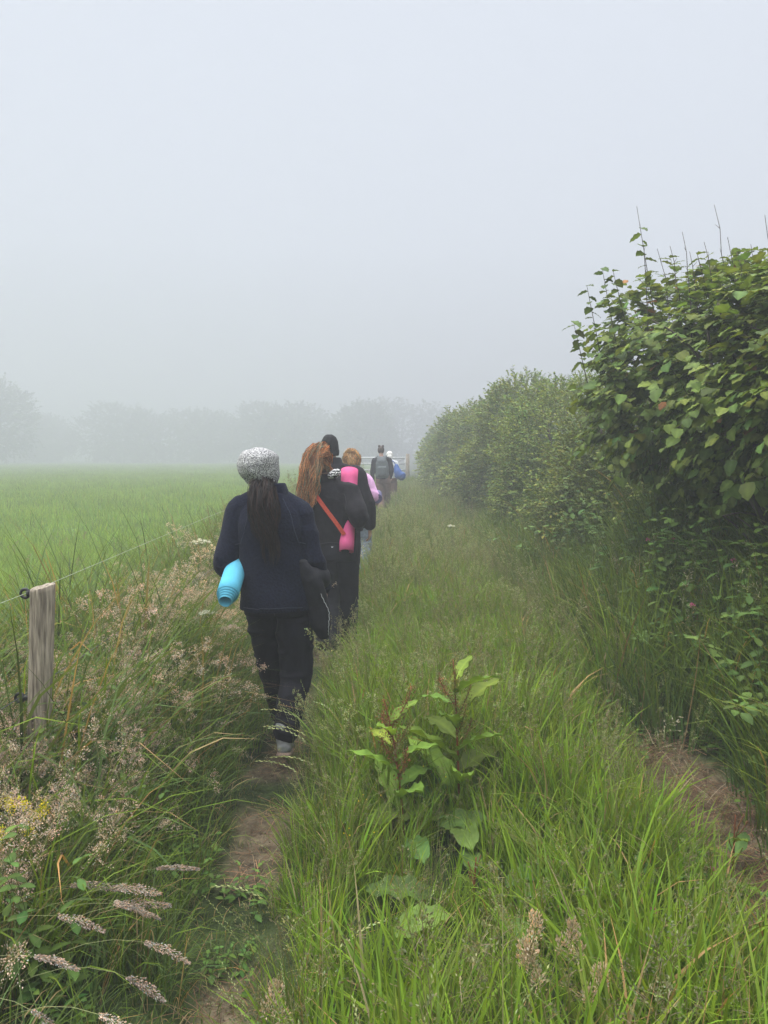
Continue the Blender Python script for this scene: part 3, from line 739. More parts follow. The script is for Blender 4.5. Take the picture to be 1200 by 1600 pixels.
# bare twigs and leafy leaders breaking the top outline
tw = MB(); r9 = np.random.default_rng(91)
for px, py0, py1, d in [(985, 440, 333, 5.9), (1103, 440, 331, 5.4), (1037, 440, 392, 5.6), (1056, 440, 372, 5.4), (1066, 440, 400, 5.4), (1180, 430, 345, 5.0), (1140, 430, 400, 5.0), (1160, 430, 388, 5.0), (1090, 440, 385, 5.3), (1125, 440, 380, 5.2), (1190, 430, 362, 4.9), (1018, 440, 395, 5.8), (1150, 430, 405, 5.1), (1080, 430, 408, 5.5), (1205, 430, 350, 4.9)]:
    x = (px - 600) / 1209 * d; z0 = 1.62 - (py0 - 712) / 1209 * d - .45; z1 = 1.62 - (py1 - 712) / 1209 * d
    a = np.array(W(x + r9.normal(0, .03) + .10, d, z0)); b_ = np.array(W(x, d, z1)); t = np.linspace(0, 1, 7)[:, None]
    P = a + (b_ - a) * t + np.array([.03, .02, 0]) * np.sin(t * 3.1) + r9.normal(0, .004, (7, 3))
    add_tube(tw, P, .0042 * np.linspace(1, .4, 7), 5, (.07, .055, .05))
    for j in range(2, 6):
        e_ = P[j] + np.array([r9.normal(0, .02), r9.normal(0, .02), .035]); add_tube(tw, np.stack([P[j], e_]), [.002, .001], 4, (.07, .055, .05))
tw.build('bare_twigs', M_bark, H)
for px, py0, py1, d in [(1005, 450, 365, 6.0), (925, 520, 452, 6.1), (948, 500, 425, 6.0), (1095, 450, 405, 5.4), (965, 480, 430, 6.0), (905, 560, 505, 6.1), (1180, 450, 420, 4.9)]:
    x = (px - 600) / 1209 * d; x1 = x - .07; ld = MB(); z0 = 1.62 - (py0 - 712) / 1209 * d - .2; z1 = 1.62 - (py1 - 712) / 1209 * d
    a = np.array(W(x + .05, d, z0)); b_ = np.array(W(x1, d, z1)); t = np.linspace(0, 1, 7)[:, None]; P = a + (b_ - a) * t
    add_tube(ld, P, .004 * np.linspace(1, .4, 7), 5, (.07, .06, .04)); n = 11
    p_, d_ = along(P, np.linspace(.25, 1, n)); an = np.arange(n) * 2.4; D = np.stack([np.cos(an), np.sin(an), r9.uniform(-.5, .3, n)], -1)
    X, Y, Z = frames(D, np.array([0, 0, 1.0]) + .4 * rdir(n, r9)); place(ld, HZ[0], HZ[1], p_, X, Y, Z, r9.uniform(.055, .10, n), colvar((.085, .13, .03), n, .2, r9), HZ[2])
    ld.build('leafy_shoot', M_leaf, H)

# small-leaved hedge shrubs receding into the mist
def hawcol(base):
    def f(p, n, r):
        c = colvar(base, n, .28, r); y = vnoise(p, 1.6, 31) > .15
        c[y] *= np.array([1.3, 1.18, .95]); return c
    return f
def hedge_shrub(x, y, ells, label, n=3200, nl=11, ls=.042, base=(.135, .19, .05), seed=1, name='hawthorn_shrub', group='hedge shrubs beside the track'):
    z = gz(x, y) - .62; o = empty(name, (x, y, z)); tag(o, label, 'shrub', group); n = int(n * 1.35); ls *= 1.2
    r = np.random.default_rng(seed)
    crown(ells, n, .22, nl, ls, (HAWT, HAWF), hawcol(base), droop=.1, up=.45, r=r, seed=seed, tw=.0025, rough=.22, inner=.3).build('crown', M_leaf, o)
    top = max(e_[2] + e_[5] for e_ in ells)
    stems_mb([((.25 * math.cos(i * 2), .25 * math.sin(i * 2), -.1), (.8 * math.cos(i * 1.4), .8 * math.sin(i * 1.9), top * .8)) for i in range(5)], .035, seed=seed).build('trunk', M_bark, o)
    return o
hedge_shrub(3.1, 9.0, [(0, 0, 1.15, 1.15, 1.4, 1.0), (.3, .5, 1.7, .9, 1.0, .7), (-.5, -.2, .75, .75, 1.0, .6)], 'small leaved shrub directly behind the hazel, lower and more olive than its neighbours', 3600, seed=11, base=(.130, .175, .05))
hedge_shrub(3.15, 12.2, [(0, 0, 1.4, 1.3, 1.7, 1.25), (-.2, .6, 2.05, .8, .9, .68), (-.6, -.5, .9, .8, 1.0, .7)], 'dense round topped hawthorn, second shrub beyond the hazel', 3800, seed=12, base=(.130, .19, .05))
hedge_shrub(3.1, 15.6, [(0, 0, 1.5, 1.4, 1.8, 1.3), (-.3, -.3, 2.15, .9, 1.0, .8), (-.7, .6, 1.0, .8, 1.1, .8)], 'tallest hawthorn in the middle of the misty hedge', 3400, seed=13, ls=.05)
hedge_shrub(3.0, 19.4, [(0, 0, 1.5, 1.4, 1.9, 1.35), (-.3, .3, 2.2, .9, 1.0, .75), (-.8, -.6, .9, .8, 1.1, .7)], 'pale misty shrub, fourth beyond the hazel, where the hedge starts to fade', 2800, seed=14, ls=.055)
hedge_shrub(2.85, 23.6, [(0, 0, 1.5, 1.4, 2.0, 1.35), (-.3, -.3, 2.2, .9, 1.2, .8), (-.8, .6, .9, .8, 1.1, .7)], 'faded rounded shrub near the left end of the visible hedge', 2400, seed=15, ls=.065)
hedge_shrub(2.8, 28.2, [(0, 0, 1.5, 1.4, 2.2, 1.3), (-.2, -.3, 2.0, .9, 1.2, .8)], 'grey ghostly shrub at the left end of the hedge just above the far gate', 1800, seed=16, ls=.08)
hedge_shrub(3.3, 34.5, [(0, 0, 1.5, 1.6, 2.4, 1.5), (-.2, -.3, 2.2, 1.1, 1.2, .9)], 'last hedge shrub, almost lost in the mist beyond the gate', 1500, seed=17, ls=.10)

# far trees, mist shrouded
FAR = []
for s_, ells in enumerate([[(0, 0, 2.6, 2.4, 2.2, 1.9), (1.6, .3, 2.0, 1.6, 1.6, 1.4), (-1.7, 0, 2.1, 1.6, 1.6, 1.5), (.3, 0, 3.8, 1.4, 1.4, .9)],
                           [(0, 0, 2.0, 2.6, 2.0, 1.6), (2.0, .2, 1.6, 1.8, 1.5, 1.3), (-2.1, 0, 1.7, 1.7, 1.6, 1.4), (.9, 0, 3.0, 1.3, 1.3, .8)],
                           [(0, 0, 1.5, 3.0, 2.0, 1.3), (2.2, 0, 1.3, 1.6, 1.5, 1.1), (-2.2, 0, 1.4, 1.8, 1.5, 1.2), (-.8, 0, 2.3, 1.5, 1.3, .7)]]):
    r = np.random.default_rng(60 + s_)
    o = empty('field_tree', (0, 0, 0))
    crown(ells, 1500, .5, 7, .20, (HAWT, HAWF), hawcol((.060, .085, .035)), droop=.1, up=.4, r=r, seed=s_ + 40, tw=.012, rough=.30, inner=.4).build('crown', M_leaf, o)
    stems_mb([((.3 * i, 0, -.3), (.9 * i, .3, 3.0 - s_ * .5)) for i in (-1, 0, 1)], .13, seed=s_).build('trunk', M_bark, o)
    FAR.append([o, False])
def far_tree(px, d, kind, s, label):
    d *= 3.2; s *= 3.05
    o = FAR[kind][0] if not FAR[kind][1] else copy_tree(FAR[kind][0]); FAR[kind][1] = True
    x = (px - 600) / 1209 * d; o.location = (x, d, gz(x, d)); o.rotation_euler = (0, 0, (px * 1.7) % 6.28); o.scale = (s, s, s)
    tag(o, label, 'tree', 'trees across the misty field')
far_tree(-12, 36, 0, .84, 'tallest ghostly tree at the left edge of the photo')
far_tree(75, 50, 2, .95, 'low grey bush between the left edge tree and the wide crowned tree')
far_tree(190, 46, 1, .92, 'wide crowned misty tree standing clear of the far hedge, left of the speckled hat')
far_tree(268, 48, 2, 1.02, 'low misty bush just right of the wide crowned tree')
far_tree(335, 46, 1, .80, 'faint tree above the field, left of the speckled hat')
far_tree(415, 44, 1, .90, 'misty rounded tree directly behind the speckled wool hat')
far_tree(470, 44, 2, 1.05, 'misty bush behind the red haired walker')
far_tree(568, 38, 1, .78, 'darker rounded tree beyond the walkers, behind the fair haired bun')
far_tree(628, 44, 2, 1.1, 'faint bush beyond the far gate')
far_tree(20, 56, 2, 1.2, 'pale bush low behind the left edge tree')

# ------------------------------------------------------------------ gate and fence
gy_ = 30.0; gx0 = (561 - 600) / 1209 * gy_; gx1 = (633 - 600) / 1209 * gy_; gzz = gz(.1, gy_)
G = empty('field_gate', ((gx0 + gx1) / 2, gy_, gzz)); tag(G, 'pale metal bar gate across the end of the track, fading into the mist', 'gate')
hw = (gx1 - gx0) / 2
for zz in (.35, .55, .78, 1.02, 1.25):
    m = MB(); add_tube(m, [(-hw, 0, zz), (hw, 0, zz)], .03, 8, (.5, .5, .5)); m.build('rail', M_galv, G)
for xx in (-hw, hw):
    m = MB(); add_tube(m, [(xx, 0, .3), (xx, 0, 1.29)], .026, 8); m.build('stile', M_galv, G)
m = MB(); add_tube(m, [(-hw, .05, .35), (hw, .05, 1.25)], .018, 8); m.build('brace', M_galv, G)
for s_ in (-1, 1):
    gp = MB(); add_tube(gp, [(0, 0, -.3), (0, 0, .7), (0, 0, 1.4)], [.075, .072, .07], 12)
    o = gp.build('gate_post', M_wood); o.location = (s_ * (hw + .1) + (gx0 + gx1) / 2, gy_, gzz)
    tag(o, 'weathered post at the %s end of the far misty gate' % ('left' if s_ < 0 else 'right'), 'post')

px_, py_ = -1.335, 3.0; pz_ = gz(px_, py_)
FP = empty('fence_post', (px_, py_, pz_)); tag(FP, 'weathered grey wooden fence post leaning slightly among long grass at the left', 'post')
m = MB(); k = 60; ns = 64; th = np.arange(ns) * 2 * np.pi / ns; zz = np.linspace(-.3, 1.115 - pz_, k)
cx = np.linspace(-.075, .0, k)
gro = vnoise(np.stack([np.cos(th) * 3, np.sin(th) * 3, 0 * th], -1), 1.8, 2)
V = []
for i in range(k):
    q = np.stack([np.cos(th) * 1.2, np.sin(th) * 1.2, np.full(ns, zz[i] * .5)], -1)
    rr = .043 * (1 + .05 * vnoise(q, 1.5, 7)) - .004 * np.abs(vnoise(q * np.array([6, 6, .6]), 1.2, 8)) - .012 * np.exp(-((th - 4.45 - .1 * math.sin(zz[i] * 5)) / .05) ** 2) - .006 * np.exp(-((th - 5.2 - .1 * math.sin(zz[i] * 4)) / .04) ** 2)
    rr = rr * (1 + .10 * np.maximum(0, np.cos(th * 2 - .8)))
    tilt = np.cos(th - .5) * .010 * (i == k - 1) - (.006 * (i == k - 1))
    V.append(np.stack([cx[i] + rr * np.cos(th), rr * np.sin(th), zz[i] + tilt], -1))
for s2 in (.93, .6, .25):
    q = V[k - 1].copy(); c = q.mean(0); q = c + (q - c) * s2; q[:, 2] += .004 * vnoise(q, 60, 4) + (.004 if s2 < .9 else .003); V.append(q)
V = np.concatenate(V); K = k + 3
i = np.arange(K - 1)[:, None] * ns; j = np.arange(ns)[None]; jn = (j + 1) % ns
m.add(V, np.stack([i + j, i + jn, i + ns + jn, i + ns + j], -1).reshape(-1, 4), (.3, .3, .3))
c = len(V); m.V.append(V[-ns:].mean(0)[None]); m.C.append(np.full((1, 3), .3)); m.F3.append(np.stack([np.full(ns, c), (K - 1) * ns + np.arange(ns), (K - 1) * ns + (np.arange(ns) + 1) % ns], -1)); m.n += 1
m.build('timber', M_wood, FP)
def insulator(z, xo):
    m = MB(); add_tube(m, [(xo + .04, 0, z), (xo - .02, 0, z)], .004, 8); add_tube(m, [(xo - .012, 0, z), (xo - .028, 0, z)], [.010, .012], 12)
    a = np.linspace(0, 2 * np.pi, 17); add_tube(m, np.stack([xo - .046 + .017 * np.cos(a), 0 * a, z + .017 * np.sin(a)], -1), .0062, 8)
    add_tube(m, [(xo - .030, 0, z), (xo - .036, 0, z)], .014, 12)
    m.build('insulator', M_plastic, FP)
insulator(1.082 - pz_, -.025); insulator(.665 - pz_, -.06)
def wire(name, pts_, rad, mat, label):
    m = MB(); P = np.array(pts_, float); t = np.linspace(0, len(P) - 1, 60); Q = np.stack([np.interp(t, np.arange(len(P)), P[:, a]) for a in range(3)], -1)
    add_tube(m, Q, rad, 6); return tag(m.build(name, mat), label, 'wire')
wire('fence_wire', [(-1.62, -1.5, 1.02), (-1.4, 3, 1.082), (-1.345, 6, 1.155), (-1.28, 9.5, 1.20), (-1.1, 16, 1.35)], .0012, M_wire, 'thin pale strand running from the top of the fence post along the field')
wire('fence_wire', [(-1.66, -1.5, .62), (-1.44, 3, .665), (-1.38, 6, .71), (-1.3, 9.5, .75), (-1.12, 16, .9)], .0018, M_darkwire, 'dark lower strand of the fence, half lost in the grass')
for y2, s_ in ((9.5, 'hidden behind the walkers, far'), (16.0, 'faint in the mist, farthest')):
    x2 = float(np.interp(y2, [9.5, 16], [-1.24, -1.06])); o2 = MB(); zt = float(np.interp(y2, [9.5, 16], [1.22, 1.37]))
    add_tube(o2, [(0, 0, -.3), (0, 0, .4), (.01, 0, zt - gz(x2, y2))], [.045, .044, .042], 14)
    o = o2.build('fence_post', M_wood); o.location = (x2, y2, gz(x2, y2)); tag(o, 'round wooden fence post in the tall weeds, ' + s_, 'post', None)
# ------------------------------------------------------------------ single plants of the foreground
def dock(x, y, h, label, seed, lean_az, nbig=6, nst=9, flower=True, big=.22, lean=.15, stemtop=.75):
    r = np.random.default_rng(seed); z = gz(x, y); o = empty('dock_plant', (x, y, z)); tag(o, label, 'plant', 'docks in the middle of the track')
    m = MB(); az = lean_az; P = curve_paths(np.zeros((1, 3)), np.array([az]), np.array([.05]), np.array([lean]), np.array([h]), 14)[0]
    add_tube(m, P, .0062 * np.linspace(1, .4, 14), 8, (.20, .075, .035)); side = []
    for t in (.45, .55, .65, .72, .8):
        p, d = along(P, [t]); a = r.uniform(0, 6.28); Q = curve_paths(p, np.array([a]), np.array([.7]), np.array([.25]), np.array([h * r.uniform(.18, .32)]), 8)[0]
        add_tube(m, Q, .0022, 6, (.20, .10, .045)); side.append(Q)
    m.build('stalk', M_leaf, o)
    T, F, TC = DK
    for i in range(nst):                                   # stem leaves
        t = .12 + .80 * i / nst; p, d = along(P, [t]); a = i * 2.4 + r.normal(0, .3); L = h * .34 * (1.15 - t * .65) * r.uniform(.8, 1.2)
        D = np.array([[math.cos(a), math.sin(a), 1.0 - .7 * (i % 3 == 0)]]); X, Y, Z = frames(D, np.array([[0, 0, 1.0]]) + .2 * rdir(1, r))
        m = MB(); place(m, T * np.array([.95, 1, 1.1]), F, p, X, Y, Z, [L * 1.3], colvar((.155, .240, .034), 1, .18, r), TC); m.build('leaf', M_leaf, o)
    for i in range(nbig):                                  # basal leaves on stalks
        a = i * 6.28 / nbig + r.normal(0, .25); L = big * r.uniform(1.0, 1.5); D = np.array([[math.cos(a), math.sin(a), .45]])
        st = np.array([[0, 0, .02]]) + D * .14; m = MB(); add_tube(m, np.stack([[0, 0, .02], st[0]]), .003, 6, (.16, .14, .05))
        X, Y, Z = frames(D * np.array([1, 1, .9]), np.array([[0, 0, 1.0]]) + .3 * rdir(1, r)); T2 = T * np.array([1.35, 1, 1.3])
        place(m, T2, F, st, X, Y, Z, [L], colvar((.090, .150, .036), 1, .2, r), TC); m.build('leaf', M_leaf, o)
    if flower:
        for Q in side + [P[8:]]:
            m = MB(); n = 190; t = r.uniform(.0, 1, n); p, d = along(Q, t); spikelets(m, p + r.normal(0, .009, (n, 3)), d + rdir(n, r), r.uniform(.006, .010, n), (.26, .13, .06) if r.uniform() < .6 else (.20, .20, .05), .6, r, .25)
            m.build('flower_spike', M_seed, o)
    return o
def at(px, py, zgrass=0.0):
    d = (1.62 - zgrass) * 1209 / (py - 712); return (px - 600) / 1209 * d, d
x, y = at(722, 1318); dock(x, y, .72, 'tall dock with reddish stalk and seed spikes, right of the pair in mid track', 3, 2.0, 7, 12, big=.24)
x, y = at(632, 1345); dock(x, y, .60, 'leaner dock with dark stalk tilting left, left of the pair in mid track', 5, 2.7, 5, 9, big=.19, lean=.3)
x, y = at(745, 1470); dock(x, y, .22, 'low dock rosette of broad leaves in front of the tall pair', 8, 1.0, 6, 2, False, .17)
x, y = at(1165, 1420); dock(x, y, .30, 'small dull dock rosette at the right edge beside the bare earth', 9, 1.0, 6, 3, False, .17)

def single(name, fn, x, y, az, th0, th1, L, label, cat='grass stalk', group=None, **kw):
    m = MB(); fn(m, (0, 0, 0), az, th0, th1, L, r=np.random.default_rng(int(abs(x * 997 + y * 131) * 10) % 99991), **kw)
    o = m.build(name, M_seed); o.location = (x, y, gz(x, y)); tag(o, label, cat, group); return o
def seed_at(px, py, h):   # ground point below a seed head seen at px,py at height h
    d = (1.62 - h) * 1209 / (py - 712); return (px - 600) / 1209 * d, d
for (px, py, h, nm, lb) in [(842, 1480, .50, cocks, 'plump beige seed head, largest of those at the bottom right'), (905, 1490, .44, cocks, 'greyish seed head just right of the largest plump one'),
                            (838, 1535, .42, cocks, 'small beige seed head low beneath the largest plump one'), (955, 1570, .36, cocks, 'ragged pale seed head near the bottom edge, right of centre'), (425, 1585, .33, cocks, 'pinkish seed head at the bottom edge beside the path')]:
    x, y = seed_at(px, py, h); single('seed_stalk', nm, x - .02, y, 0.0, .03, .08, h + .03, lb, group='single seed heads in the foreground', big=1.3, col=(.60, .48, .35))
# drooping plumes bottom left
k_ = 0
pl_words = ['uppermost', 'second highest', 'long arching', 'upper middle', 'middle', 'short middle', 'lower middle', 'low', 'left edge', 'far left low', 'lowest', 'pale lowest']
for (px, py, h) in [(125, 1350, .52), (150, 1385, .50), (190, 1352, .52), (205, 1400, .47), (170, 1425, .46), (60, 1402, .50), (180, 1478, .41), (155, 1492, .41), (20, 1482, .43), (10, 1520, .41), (75, 1528, .39), (170, 1545, .36)]:
    x, y = seed_at(px, py, h); L = .78; single('drooping_seed_plume', fog, x - .42, y + rng.normal(0, .05), rng.normal(0, .25), .25, rng.uniform(1.75, 2.4), L, pl_words[k_] + ' of the drooping pinkish seed plumes at the bottom left', group='drooping pinkish plumes', n=int(rng.integers(330, 460)), pl=rng.uniform(.11, .17), pw=rng.uniform(.007, .014), col=tuple(np.array([.50, .405, .345]) * rng.uniform(.8, 1.15))); k_ += 1
# pale zigzag spikes in front of the first walker's legs
for i, (px, py, h, az, L) in enumerate([(470, 1120, .42, 2.9, .62), (478, 1165, .36, 3.0, .6), (470, 1190, .34, 2.7, .6), (485, 1230, .28, 3.1, .55), (455, 1250, .27, 2.9, .55), (500, 1120, .40, 2.3, .55), (390, 1420, .3, 3.0, .5), (330, 1500, .35, .6, .5), (525, 1150, .35, 1.6, .6)]):
    x, y = seed_at(px, py, h)
    single('zigzag_grass_spike', rye, x + .18, y, az, .12, 1.75, L, ['topmost', 'second', 'third', 'fourth', 'lowest', 'upright', 'path side', 'bottom', 'far right'][i] + ' of the pale zigzag grass spikes by the path', group='zigzag grass spikes', col=(.42, .46, .22), s=.017)
# loose oat heads by the right bank, umbels
for i, (px, py, h) in enumerate([(880, 880, .95), (870, 950, .85), (905, 845, 1.0), (800, 935, .8), (1005, 1130, .6)]):
    x, y = seed_at(px, py, h); single('oat_grass', oat, x, y, rng.uniform(0, 6.28), .03, .5, h + .08, ['middle', 'lower', 'upper', 'short left', 'nearest'][i] + ' of the loose whitish grass heads along the right bank', group='loose whitish grass heads')
def umbel(x, y, h, label, nu=9, col=(.62, .58, .50), spread=.05):
    r = np.random.default_rng(int((x + 9) * 100)); o = empty('cow_parsley', (x, y, gz(x, y))); tag(o, label, 'flower')
    m = MB(); P = stem(m, (0, 0, 0), r.uniform(0, 6), .03, .15, h, .003, (.12, .16, .05), 10); top = P[-1]
    f = MB()
    for i in range(nu):
        a = i * 2.4; rr = spread * math.sqrt(i / nu); q = top + np.array([math.cos(a) * rr, math.sin(a) * rr, .045 - rr * .3]); add_tube(m, np.stack([top, q]), .0009, 4, (.14, .17, .06))
        n = 22; pp = q + r.normal(0, .008, (n, 3)) * np.array([1, 1, .35]); X, Y, Z = frames(rdir(n, r) * np.array([1, 1, .2]), np.array([0, 0, 1.0]) + .2 * rdir(n, r)); place(f, HAWT, HAWF, pp, X, Y, Z, np.full(n, .009), colvar(col, n, .1, r))
    m.build('stalk', M_leaf, o); f.build('umbel', M_leaf, o)
for (px, py, h, lb, c) in [(303, 843, .95, 'creamy flat flower head above the buff grass left of the first walker', (.68, .66, .58)), (345, 983, .62, 'faded pinkish flower head just left of the first walker\'s trousers', (.42, .30, .26)),
                           (330, 960, .70, 'small whitish flower head above the faded pinkish one', (.5, .5, .42)), (712, 822, .75, 'white flower head in the grass to the right of the walkers', (.65, .65, .6))]:
    x, y = seed_at(px, py, h); umbel(x, y, h - .03, lb, col=c, nu=16 if px == 303 else 9, spread=.09 if px == 303 else .05)
x, y = -1.215, 2.47; o = empty('yellow_wildflower', (x, y, gz(x, y))); tag(o, 'tight clump of bright yellow wildflowers at the left edge of the photo', 'flower')
for i in range(9):
    dx, dz_ = -.11 + .026 * i + rng.normal(0, .006), rng.uniform(.40, .49); m = MB(); P = np.linspace([dx * .4, 0, 0], [dx, rng.normal(0, .03), dz_], 6); add_tube(m, P, .0014, 5, (.12, .17, .05)); m.build('stalk', M_leaf, o)
    m = MB(); n = 90; pp = P[-1] + rng.normal(0, 1, (n, 3)) * np.array([.010, .010, .012]); X, Y, Z = frames(rdir(n), rdir(n)); place(m, HAWT * np.array([1.2, 1, 1]), HAWF, pp, X, Y, Z, np.full(n, .0075), colvar((.72, .62, .03), n, .15)); m.build('bloom', M_leaf, o)
# pink clover / campion on the bank
for i, (px, py, h) in enumerate([(1047, 843, 1.05), (1085, 842, 1.05), (1125, 870, 1.0), (1067, 950, .85), (1140, 1392, .22), (1057, 1455, .22)]):
    x, y = seed_at(px, py, h); o = empty('pink_flower', (x, y, gz(x, y))); tag(o, ['left upper', 'middle upper', 'right upper', 'lower bank', 'track edge', 'lowest'][i] + ' of the small pink flowers in the right hand vegetation', 'flower', 'pink wild flowers')
    m = MB(); P = stem(m, (0, 0, 0), rng.uniform(0, 6), .05, .3, max(.1, h - gz(x, y)), .0015, (.10, .14, .05), 8); m.build('stalk', M_leaf, o)
    m = MB(); n = 26; D = nrm(rdir(n) + np.array([0, 0, .7])); spikelets(m, P[-1] + D * .006, D, np.full(n, .013), (.42, .14, .24), .5); m.build('bloom', M_leaf, o)
# ferns
for i, (px, py, zt, n, L, lb) in [q for q in enumerate([(862, 742, 1.45, 10, .55, 'light green fern against the second shrub'), (935, 870, .9, 7, .8, 'fern arching low on the bank, nearest the track'), (1060, 880, .95, 7, .75, 'fern under the hazel beside the pink flowers'),
                                (1170, 1100, .65, 6, .42, 'fern at the right edge above the bare earth'), (905, 800, 1.1, 6, .6, 'fern at the foot of the hedge behind the loose grass heads')]) if q[0] < 0]:
    d = [8.6, 6.2, 4.6, 3.4, 7.2][i]; x = (px - 600) / 1209 * d; z = gz(x, d); hgt = 1.62 - (py - 712) / 1209 * d - z
    o = empty('fern', (x, d, z)); tag(o, lb, 'fern', 'ferns on the bank')
    for j in range(n):
        m = MB(); frond(m, (0, 0, max(0, hgt - L * .6) * .8), j * 6.28 / n + rng.normal(0, .2), L * rng.uniform(.8, 1.1), col=(.15, .21, .05) if i == 0 else (.085, .145, .03), th1=rng.uniform(1.0, 1.7)); m.build('frond', M_leaf, o)
    m = MB(); add_tube(m, [(0, 0, -.05), (0, 0, max(.05, (hgt - L * .6) * .8 + .05))], [.02, .012], 7, (.07, .06, .03)); m.build('crown_stem', M_leaf, o)

# ------------------------------------------------------------------ people
def fuse(name, pieces, voxel, mat, parent, smooth=4, disp=None, col=(.5, .5, .5)):
    """fuse overlapping closed pieces [(V,F4,F3)] into one continuous skin"""
    m = MB()
    for V, F4, F3 in pieces:
        n0 = m.n; m.add(V, F4, col)
        if len(F3): m.F3.append(np.asarray(F3) + n0)
    me = m.mesh('raw'); ob = bpy.data.objects.new('raw', me); COL.objects.link(ob)
    md = ob.modifiers.new('r', 'REMESH'); md.mode = 'VOXEL'; md.voxel_size = voxel; md.use_smooth_shade = True
    if smooth: s_ = ob.modifiers.new('s', 'SMOOTH'); s_.factor = .5; s_.iterations = smooth
    dg = bpy.context.evaluated_depsgraph_get(); me2 = bpy.data.meshes.new_from_object(ob.evaluated_get(dg))
    bpy.data.objects.remove(ob)
    n = len(me2.vertices); co = np.empty(n * 3); me2.vertices.foreach_get('co', co); co = co.reshape(-1, 3)
    if disp is not None:
        no = np.empty(n * 3); me2.vertices.foreach_get('normal', no); no = no.reshape(-1, 3)
        co = co + no * disp(co)[:, None]; me2.vertices.foreach_set('co', co.ravel()); me2.update()
    me2.polygons.foreach_set('use_smooth', np.ones(len(me2.polygons), bool)); me2.materials.clear(); me2.materials.append(mat); me2.name = name
    o = bpy.data.objects.new(name, me2); link(o, parent); return o

def stack(secs, ns=40, pw=2.3):
    """closed body of elliptical sections (z,cx,cy,rx,ry)"""
    S = np.array(secs, float); z = S[:, 0]; 
    zi = np.concatenate([np.linspace(z[i], z[i + 1], 4, endpoint=False) for i in range(len(z) - 1)] + [[z[-1]]])
    o = np.argsort(z); P = np.stack([np.interp(zi, z[o], S[o, c]) for c in range(1, 5)], -1)
    K = np.ones((len(P), 1)); Q = P.copy(); Q[1:-1] = (P[:-2] + 2 * P[1:-1] + P[2:]) / 4; P = Q
    th = np.arange(ns) * 2 * np.pi / ns; c, s = np.cos(th), np.sin(th)
    ex = np.sign(c) * np.abs(c) ** (2 / pw); ey = np.sign(s) * np.abs(s) ** (2 / pw)
    V = np.stack([P[:, :1] + P[:, 2:3] * ex, P[:, 1:2] + P[:, 3:4] * ey, np.repeat(zi[:, None], ns, 1)], -1)
    k = len(zi); V = V.reshape(-1, 3); i = np.arange(k - 1)[:, None] * ns; j = np.arange(ns)[None]; jn = (j + 1) % ns
    F = np.stack([i + j, i + jn, i + ns + jn, i + ns + j], -1).reshape(-1, 4)
    V = np.concatenate([V, [[P[0, 0], P[0, 1], zi[0]], [P[-1, 0], P[-1, 1], zi[-1]]]]); c0, c1 = k * ns, k * ns + 1; j = np.arange(ns); jn = (j + 1) % ns
    F3 = np.concatenate([np.stack([np.full(ns, c0), jn, j], -1), np.stack([np.full(ns, c1), (k - 1) * ns + j, (k - 1) * ns + jn], -1)])
    if zi[0] > zi[-1]: F = F[:, ::-1]; F3 = F3[:, ::-1]
    return V, F, F3
def spl(P, n=14):
    """smooth curve through joints"""
    P = np.asarray(P, float); k = len(P); t = np.linspace(0, k - 1, n); out = []
    Q = np.concatenate([[2 * P[0] - P[1]], P, [2 * P[-1] - P[-2]]])
    for x in t:
        i = min(int(x), k - 2); f = x - i; p0, p1, p2, p3 = Q[i], Q[i + 1], Q[i + 2], Q[i + 3]
        out.append(.5 * ((2 * p1) + (-p0 + p2) * f + (2 * p0 - 5 * p1 + 4 * p2 - p3) * f * f + (-p0 + 3 * p1 - 3 * p2 + p3) * f ** 3))
    return np.array(out)
def limb(P, rad, n=18, ns=20, flat=None):
    C = spl(P, n); r_ = np.interp(np.linspace(0, 1, n), np.linspace(0, 1, len(rad)), rad)
    # rounded ends
    a, b = C[0] - (C[1] - C[0]) / np.linalg.norm(C[1] - C[0]) * r_[0] * .5, C[-1] + (C[-1] - C[-2]) / np.linalg.norm(C[-1] - C[-2]) * r_[-1] * .5
    C = np.concatenate([[a], C, [b]]); r_ = np.concatenate([[r_[0] * .6], r_, [r_[-1] * .6]])
    return tube(C, r_, ns, flat=flat)
def ball(c, r, ns=20):
    c = np.array(c, float); r = np.broadcast_to(np.array(r, float), (3,)); z = np.cos(np.linspace(np.pi * .97, np.pi * .03, 12)); q = np.sqrt(1 - z ** 2)
    return stack([(c[2] + r[2] * a, c[0], c[1], r[0] * b_, r[1] * b_) for a, b_ in zip(z, q)], ns, 2.0)

